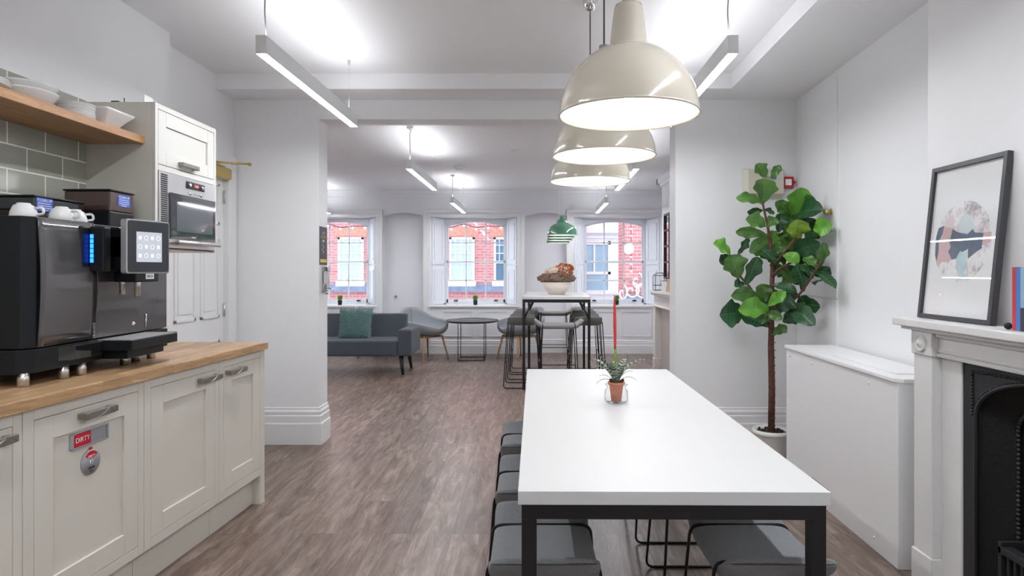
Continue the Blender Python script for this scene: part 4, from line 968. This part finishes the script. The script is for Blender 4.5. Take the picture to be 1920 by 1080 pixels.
# ------------------------------------------------------------------ fiddle leaf plant
T0 = Vector((1.68, 4.42, 0))
pt = thing('fiddle_leaf_fig', 'tall fiddle-leaf fig in white pot beside boxed cabinet', 'potted plant', T0)
MB().lathe([(0,0),(.088,0),(.092,.006),(.108,.185),(.112,.19),(.123,.192),(.124,.225),(.116,.225),(.106,.20),(0,.20)],40).build('pot', PLASTW, pt)
so = MB(); so.lathe([(.107,.203),(.06,.212),(0,.215)],24)
for i in range(60): a = random.uniform(0,6.28); rr = random.uniform(.02,.1); so.ball((rr*math.cos(a),rr*math.sin(a),.212),.009,6)
so.build('soil', SOIL, pt)
def lp(cx, cy, dY=0):       # close-up picture point -> local point on the plane of the plant, dY behind/in front
    px, py = 1320+cx/3.175, 300+cy/3.175; Y = T0.y+dY
    Y = T0.y+dY-.36*max(0.0,min(1.0,(cx-540)/200))
    return Vector(((px-990)*Y/1200, Y, 1.32-(py-507)*Y/1200)) - T0
tk = MB(); tp = [Vector((0,0,.2)), Vector((.004,0,.5)), Vector((-.002,0,.8)), lp(400,1040), lp(402,900), lp(404,760), lp(408,620), lp(395,500,-.02), lp(380,400,-.02), lp(352,270,-.03), lp(355,180,-.03)]
tk.tube(tp, .02, 12, radii=[.023,.022,.021,.020,.018,.016,.014,.010,.009,.007,.004])
for i in range(17):
    z = .25+.052*i; tk.tube([(.004+.0235*math.cos(a),.0235*math.sin(a),z) for a in [2*PI*k/14 for k in range(14)]],.0022,5,closed=True)
tk.build('trunk', BARK, pt)
bm_ = MB()
for pts in ([lp(402,960),lp(480,880,-.05),lp(570,800,-.08),lp(640,700,-.1),lp(700,605,-.1)],[lp(405,600),lp(440,510,.03),lp(490,420,.06),lp(525,330,.06)],[lp(400,1000),lp(330,880,-.04),lp(280,760,-.06),lp(210,690,-.06),lp(150,560,-.06)],[lp(408,640),lp(470,560,-.07),lp(550,460,-.1)],[lp(402,930),lp(380,860,-.1),lp(430,880,-.15)],[lp(402,700),lp(440,650,-.08),lp(540,600,-.1)]):
    bm_.tube(smoothpath(pts,.06), .008, 8, radii=None)
bm_.build('branches', BARK, pt)
LC = {'d': mat('leaf_dark',(.018,.075,.030),.35,var=.25,vscale=12), 'm': mat('leaf_mid',(.065,.165,.028),.4,var=.25,vscale=12), 'b': mat('leaf_bright',(.12,.34,.035),.4,var=.18,vscale=12), 'l': mat('leaf_lime',(.30,.48,.06),.4,var=.15,vscale=12), 'v': mat('leaf_vein',(.16,.33,.08),.5)}
def leaf(mb, base, tip, width, c, face=0.0, droop=.15):
    ax = tip-base; L_ = ax.length; ax.normalize()
    view = Vector((0,-1,.25+face)).normalized(); side = ax.cross(view)
    if side.length < .05: side = ax.orthogonal()
    side.normalize(); nrm = side.cross(ax).normalized()
    if nrm.y > 0: nrm = -nrm
    nu, nv = 24, 6; vs = []; ph = random.uniform(0,6.28); side = (side+nrm*random.uniform(-.45,.45)).normalized(); nrm = side.cross(ax).normalized()
    if nrm.y > 0: nrm = -nrm
    for i in range(nu+1):
        t = i/nu
        wv_ = width/2*(math.sin(PI*min(1,t**1.25*.97+.02))**.58)*(.60+.40*min(1,t*1.5))*(1+.09*math.sin(t*17+ph))
        if t < .04: wv_ *= .5
        cen = base+ax*L_*t+nrm*(L_*droop*(math.sin(PI*t)) )+Vector((0,0,-L_*.12*t*t))
        for j in range(nv+1):
            s = (j/nv*2-1); q_ = cen+side*wv_*s+nrm*(abs(s)*wv_*.28+.006*math.sin(t*14+ph+s*2)*abs(s))
            q_.x = min(q_.x, xr(q_.y+T0.y)-.03-T0.x); q_.y = min(q_.y, PIER0-.02-T0.y); vs.append(q_)
    o = []
    for i in range(nu):
        for j in range(nv): a = i*(nv+1)+j; o.append((a,a+nv+1,a+nv+2,a+1))
    mb.mat(LC[c]).add(vs, o, True)
    # raised midrib and side veins
    mb.mat(LC['v']); mid = [Vector(vs[i*(nv+1)+nv//2])+nrm*.0012 for i in range(nu)]
    mb.tube(mid, .0013, 4)
    for i in range(3, nu-4, 3):
        for s in (0, nv): mb.tube([mid[i], Vector(vs[(i+1)*(nv+1)+(nv//2+s)//2])+nrm*.0015, Vector(vs[min(nu,i+3)*(nv+1)+s])*.8+Vector(vs[min(nu,i+3)*(nv+1)+nv//2])*.2+nrm*.0015], .0006, 3)
LV = [(350,258,355,92,130,'m',-.05),(372,105,308,12,72,'m',-.04),(400,115,452,18,46,'m',-.02),(348,262,190,205,66,'m',-.06),(350,300,258,300,42,'d',.02),(350,300,418,312,42,'d',.02),
(368,398,250,335,95,'m',-.06),(372,400,430,335,66,'m',-.04),(372,445,190,402,62,'m',-.08),(402,560,288,465,125,'m',.03),(395,608,310,510,90,'m',.05),
(525,330,580,140,140,'b',-.06),(520,335,430,228,72,'m',-.02),(530,335,708,268,125,'d',.05),(540,365,680,430,110,'d',.08),(545,470,565,335,112,'l',-.14),(500,410,478,300,76,'d',.05),
(520,560,692,465,110,'d',-.04),(475,450,545,385,80,'m',-.02),(430,560,495,470,66,'m',.0),(680,645,712,465,58,'m',-.1),(640,655,780,738,66,'d',-.14),(675,650,595,565,54,'m',-.1),(650,705,598,600,66,'d',-.05),
(590,785,545,605,92,'d',-.12),(470,565,565,600,72,'b',-.14),(432,625,338,515,54,'d',-.06),(158,565,56,478,95,'b',-.12),(208,705,150,548,132,'m',-.1),(160,565,95,605,66,'d',.0),(200,565,262,448,48,'d',-.04),
(245,745,322,552,86,'d',-.1),(240,740,180,738,66,'d',-.02),(312,802,162,782,76,'m',-.12),(362,845,345,722,84,'m',-.02),(385,890,206,858,104,'b',-.2),(238,915,94,905,135,'d',-.08),
(388,992,222,905,76,'d',-.06),(380,872,488,768,62,'b',-.2),(420,905,515,785,115,'d',-.12),(402,742,553,768,58,'d',-.15),(470,745,520,645,112,'m',-.02),(408,695,445,605,80,'m',.02),(358,908,468,932,52,'m',-.16),
(470,965,565,905,84,'d',-.05),(512,890,662,955,96,'d',-.08),(405,1042,492,975,54,'m',-.08),(540,885,605,838,70,'m',.0),(330,922,375,958,54,'m',-.06),(560,745,515,698,70,'d',.04),(640,725,688,700,46,'d',-.02),
(600,240,645,208,50,'m',.02),(445,700,470,620,90,'m',.06),(560,540,600,470,80,'d',.05),(450,860,400,780,80,'d',.05),(480,640,420,540,80,'m',.08),(560,640,640,560,70,'d',.08),(470,560,500,480,90,'d',.08),(480,830,540,760,90,'d',.08)]
lf_ = MB()
rp_ = random.Random(11)
for i in range(34):
    cx, cy = rp_.choice(((500,420),(560,520),(450,640),(540,720),(480,850),(560,870),(370,900),(600,640),(440,520),(620,420))); cx += rp_.uniform(-60,60); cy += rp_.uniform(-50,50); a = rp_.uniform(-2.9,.2); l_ = rp_.uniform(95,150)
    LV.append((cx, cy, cx+l_*math.cos(a), cy+l_*math.sin(a), rp_.uniform(60,95), rp_.choice('ddmmmb'), rp_.uniform(.0,.14)))
for bx_, by_, tx_, ty_, wd, c_, dd in LV:
    wd_ = wd/3.175*T0.y/1200
    leaf(lf_, lp(bx_,by_,dd*.6), lp(tx_,ty_,dd+random.uniform(-.03,.03)), wd_*1.2, c_, random.uniform(-.3,.3), random.uniform(.02,.10))
lf_.build('foliage', None, pt)

# ------------------------------------------------------------------ far room furniture
sf = thing('sofa', 'charcoal fabric sofa with black splayed legs by the windows', 'sofa', (-2.50, 8.05, 0))
MB().box(-1.03,.86,.0,.66,.235,.435).build('seat_base', SOFAF, sf, .03, 4)
for x0,x1 in ((-1.03,-.40),(-.395,.235),(.24,.86)):
    q = MB(); q.prism([(.50,.42),(.64,.42),(.72,.735),(.64,.735)][::1], x0, x1, 'x'); q.build('back_cushion', SOFAF, sf, .02, 4)
for x0, x1 in ((-1.2,-1.03),(.86,1.03)):
    q = MB(); q.prism([(-.02,.24),(.70,.24),(.70,.57),(.0,.575)], x0, x1, 'x'); q.build('armrest', SOFAF, sf, .03, 4)
for x in (-1.0,.89):
    for y, dy in ((.07,-.03),(.58,.04)): MB().tube([(x,y,.24),(x+.03*(1 if x>0 else -1),y+dy,0.0)],.025,12,radii=[.03,.017]).build('leg', BLACKMET, sf)
cu = MB(); CW = .215
def cus(u, v, sgn):
    a, b = u*2-1, v*2-1; e = (1-abs(a)**3.2)*(1-abs(b)**3.2); x = a*CW*(1-.05*(1-b*b)*0), b*CW
    return Vector((a*CW*(1-.06*(1-abs(b)**2)*abs(a)), sgn*(.075*max(0,e)**.55)+.004*noise.noise(Vector((a*9,b*9,sgn))), b*CW*.93*(1-.05*(1-abs(a)**2)*abs(b))))
for sg in (-1,1): cu.grid(lambda u,v: cus(u,v,sg), 24, 24, flip=(sg>0))
for i in range(2600):
    if i < 600:
        k = random.uniform(-1,1); e_ = random.choice(((k,-1),(k,1),(-1,k),(1,k))); u, v = (e_[0]+1)/2, (e_[1]+1)/2; l_ = .018
    else: u, v = random.uniform(.02,.98), random.uniform(.02,.98); l_ = .012
    p = cus(u,v,-1); d = Vector((random.gauss(0,.6)+(u-.5), -1 if i >= 600 else -.2, random.gauss(0,.6)+(v-.5))).normalized(); sd = d.orthogonal().normalized()*.004
    cu.add([p-sd,p+sd,p+d*l_],[(0,1,2)],False)
o = cu.build('cushion', TEAL); o.location = (-2.27, 8.42, .615); o.rotation_euler = (-.26, 0, 0); tag(o,'fluffy teal cushion leaning on the charcoal sofa','cushion')

def tub(label, loc, rz):
    t = thing('tub_chair', label, 'armchair', loc, rz, 'grey shell chairs by the windows')
    sh = MB()
    def fn(u, v):
        a = 2*PI*u; rim = .50+.26*max(0,math.cos(a))**3 - .03*max(0,-math.cos(a)) + .09*abs(math.sin(a))   # back at local +Y => cos
        r = .05+.27*math.sin(PI/2*min(1,v*1.15))+.05*v*max(0,math.cos(a)) ; z = .37+(rim-.37)*(max(0,v-.18)/.82)**1.7
        return Vector((r*math.sin(a)*1.05, r*math.cos(a)+.01, z))
    sh.grid(fn, 48, 14); sh.add([fn(i/48,0) for i in range(48)],[tuple(range(48))]); sh.build('shell', SHELLF, t, solid=.022)
    MB().lathe([(0,.375),(.22,.375),(.245,.40),(.235,.425),(0,.43)],32).build('seat_pad', SHELLF, t)
    for sx in (-1,1):
        for sy in (-1,1): MB().tube([(sx*.17,sy*.17,.36),(sx*.245,sy*.235,0)],.014,10,radii=[.017,.011]).build('leg', BEECH, t)
    MB().box(-.19,.19,-.018,.018,.335,.362).box(-.018,.018,-.19,.19,.335,.362).tube([(sx*.165,sy*.165,.345) for sx,sy in ((-1,-1),(1,-1),(1,1),(-1,1))],.014,8,closed=True).build('leg_frame', BEECH, t)
    return t
tb = tub('grey shell chair with beech legs, left of the round table', (-1.52,9.50,0), .85)
dup(tb, (-.13,9.54,0), -.85, 'grey shell chair with beech legs, right of the round table')
dup(tb, (-2.24,9.72,0), 1.25, 'grey shell chair barely showing above the charcoal sofa')
rt = thing('round_table', 'low round black table with wire base below the middle window', 'table', (-.83, 9.52, 0))
MB().lathe([(0,.555),(.37,.555),(.39,.565),(.395,.585),(.388,.586),(.382,.575),(0,.574)],56).build('tabletop', mat('black_table_top',(.035,.04,.045),.25), rt)
wr = MB(); s_ = .19
for z in (.006,.549): wr.tube([(-s_,-s_,z),(s_,-s_,z),(s_,s_,z),(-s_,s_,z)],.006,6,closed=True)
for x in (-s_,s_):
    for y in (-s_,s_): wr.tube([(x,y,.006),(x,y,.549)],.006,6)
wr.build('wire_base', WIRE, rt)
def pot_grass(label, loc):
    t = thing('potted_grass', label, 'potted plant', loc, 0, 'small potted grasses on the sills')
    MB().lathe([(0,0),(.030,0),(.036,.075),(.032,.075),(.030,.06),(0,.06)],20).build('pot', BLACKM, t)
    g = MB()
    for i in range(140):
        a = random.uniform(0,6.28); r0 = random.uniform(0,.028); r1 = r0+random.uniform(.0,.035); h = random.uniform(.05,.095)
        p0 = Vector((r0*math.cos(a),r0*math.sin(a),.06)); p1 = Vector((r1*math.cos(a),r1*math.sin(a),.075+h)); sd = Vector((-math.sin(a),math.cos(a),0))*.0035
        g.add([p0-sd,p0+sd,(p0+p1)/2+sd+Vector((0,0,.01)),p1,(p0+p1)/2-sd+Vector((0,0,.01))],[(0,1,2,3,4)],False)
    g.build('grass', mat('grass_green',(.11,.30,.04),.5), t); return t
pg = pot_grass('small grass in black pot on the middle window sill', (-.845,10.28,SZ))
dup(pg,(-3.02,10.28,SZ),.7,'small grass in black pot on the left window sill')
dup(pg,(1.425,10.28,SZ),1.4,'small grass in black pot on the right window sill')

# far fireplace, mirror, ornaments
ff = thing('far_fireplace', 'white fire surround on right wall of the far room', 'fireplace', (1.849, 8.05, 0))
FM = mat('warm_white_surround',(.78,.74,.72),.45,bump=.1)
MB().box(-.20,0,-.78,.72,1.02,1.05).box(-.175,0,-.75,.695,.99,1.02).build('mantel_shelf', FM, ff, .004)
MB().box(-.135,0,-.70,.65,.84,.99).box(-.15,0,-.70,.65,.835,.855).build('frieze', FM, ff, .003)
for y0,y1 in ((.53,.65),(-.70,-.58)): MB().box(-.145,0,y0,y1,0,.845).box(-.155,0,y0-.01,y1+.01,0,.14).build('pilaster', FM, ff, .003)
MB().box(-.06,0,-.58,.53,0,.84).build('slip', mat('beige_slip',(.55,.48,.45),.5), ff)
mi = thing('window_mirror', 'black grid-framed mirror above the far mantel', 'mirror', (1.849, 8.13, 1.22))
MB().box(-.008,0,-.46,.46,0,.84).build('mirror_glass', mat('mirror_silver',(.75,.78,.82),.03,1), mi)
g = MB()
for y in (-.46,-.155,.155,.46): g.box(-.028,0,y-.012,y+.012,0,.84)
for z in (0,.21,.42,.63,.84): g.box(-.028,0,-.472,.472,z-.012,z+.012)
g.build('grid_frame', BLACKMET, mi)
ln = thing('wire_lantern', 'black wire and glass lantern on the far mantel', 'lantern', (1.765, 8.58, 1.0505))
q = MB(); a_, h_ = .075, .20
for x in (-a_,a_):
    for y in (-a_,a_): q.tube([(x,y,.004),(x,y,h_),(x*.5,y*.5,h_+.035)],.004,6)
for z in (.004,.07,h_): q.tube([(-a_,-a_,z),(a_,-a_,z),(a_,a_,z),(-a_,a_,z)],.004,6,closed=True)
q.tube([(x*a_*.5,y*a_*.5,h_+.035) for x,y in ((-1,-1),(1,-1),(1,1),(-1,1))],.004,6,closed=True); q.tube([(0,-a_,.07),(0,-a_,.13),(a_,-a_,.13)],.004,6)
q.build('wire_frame', BLACKMET, ln); q = MB().box(-a_,a_,a_-.001,a_,0,h_).box(a_-.001,a_,-a_,a_,0,h_); q.build('glass', GLASS, ln)
o = MB().box(-.002,.002,-.06,.06,0,.13).build('greeting_card', mat('card_white',(.75,.74,.72),.6)); o.location=(1.73,8.10,1.051); o.rotation_euler=(0,.15,.6); tag(o,'white card standing on the far mantel beside the lantern','card')
o = MB().box(-.003,.003,-.07,.07,0,.15).build('small_print_card', mat('card_tan',(.55,.40,.28),.6)); o.location=(1.76,7.95,1.051); o.rotation_euler=(0,.15,.5); tag(o,'tan card propped on the far mantel nearer the opening','card')
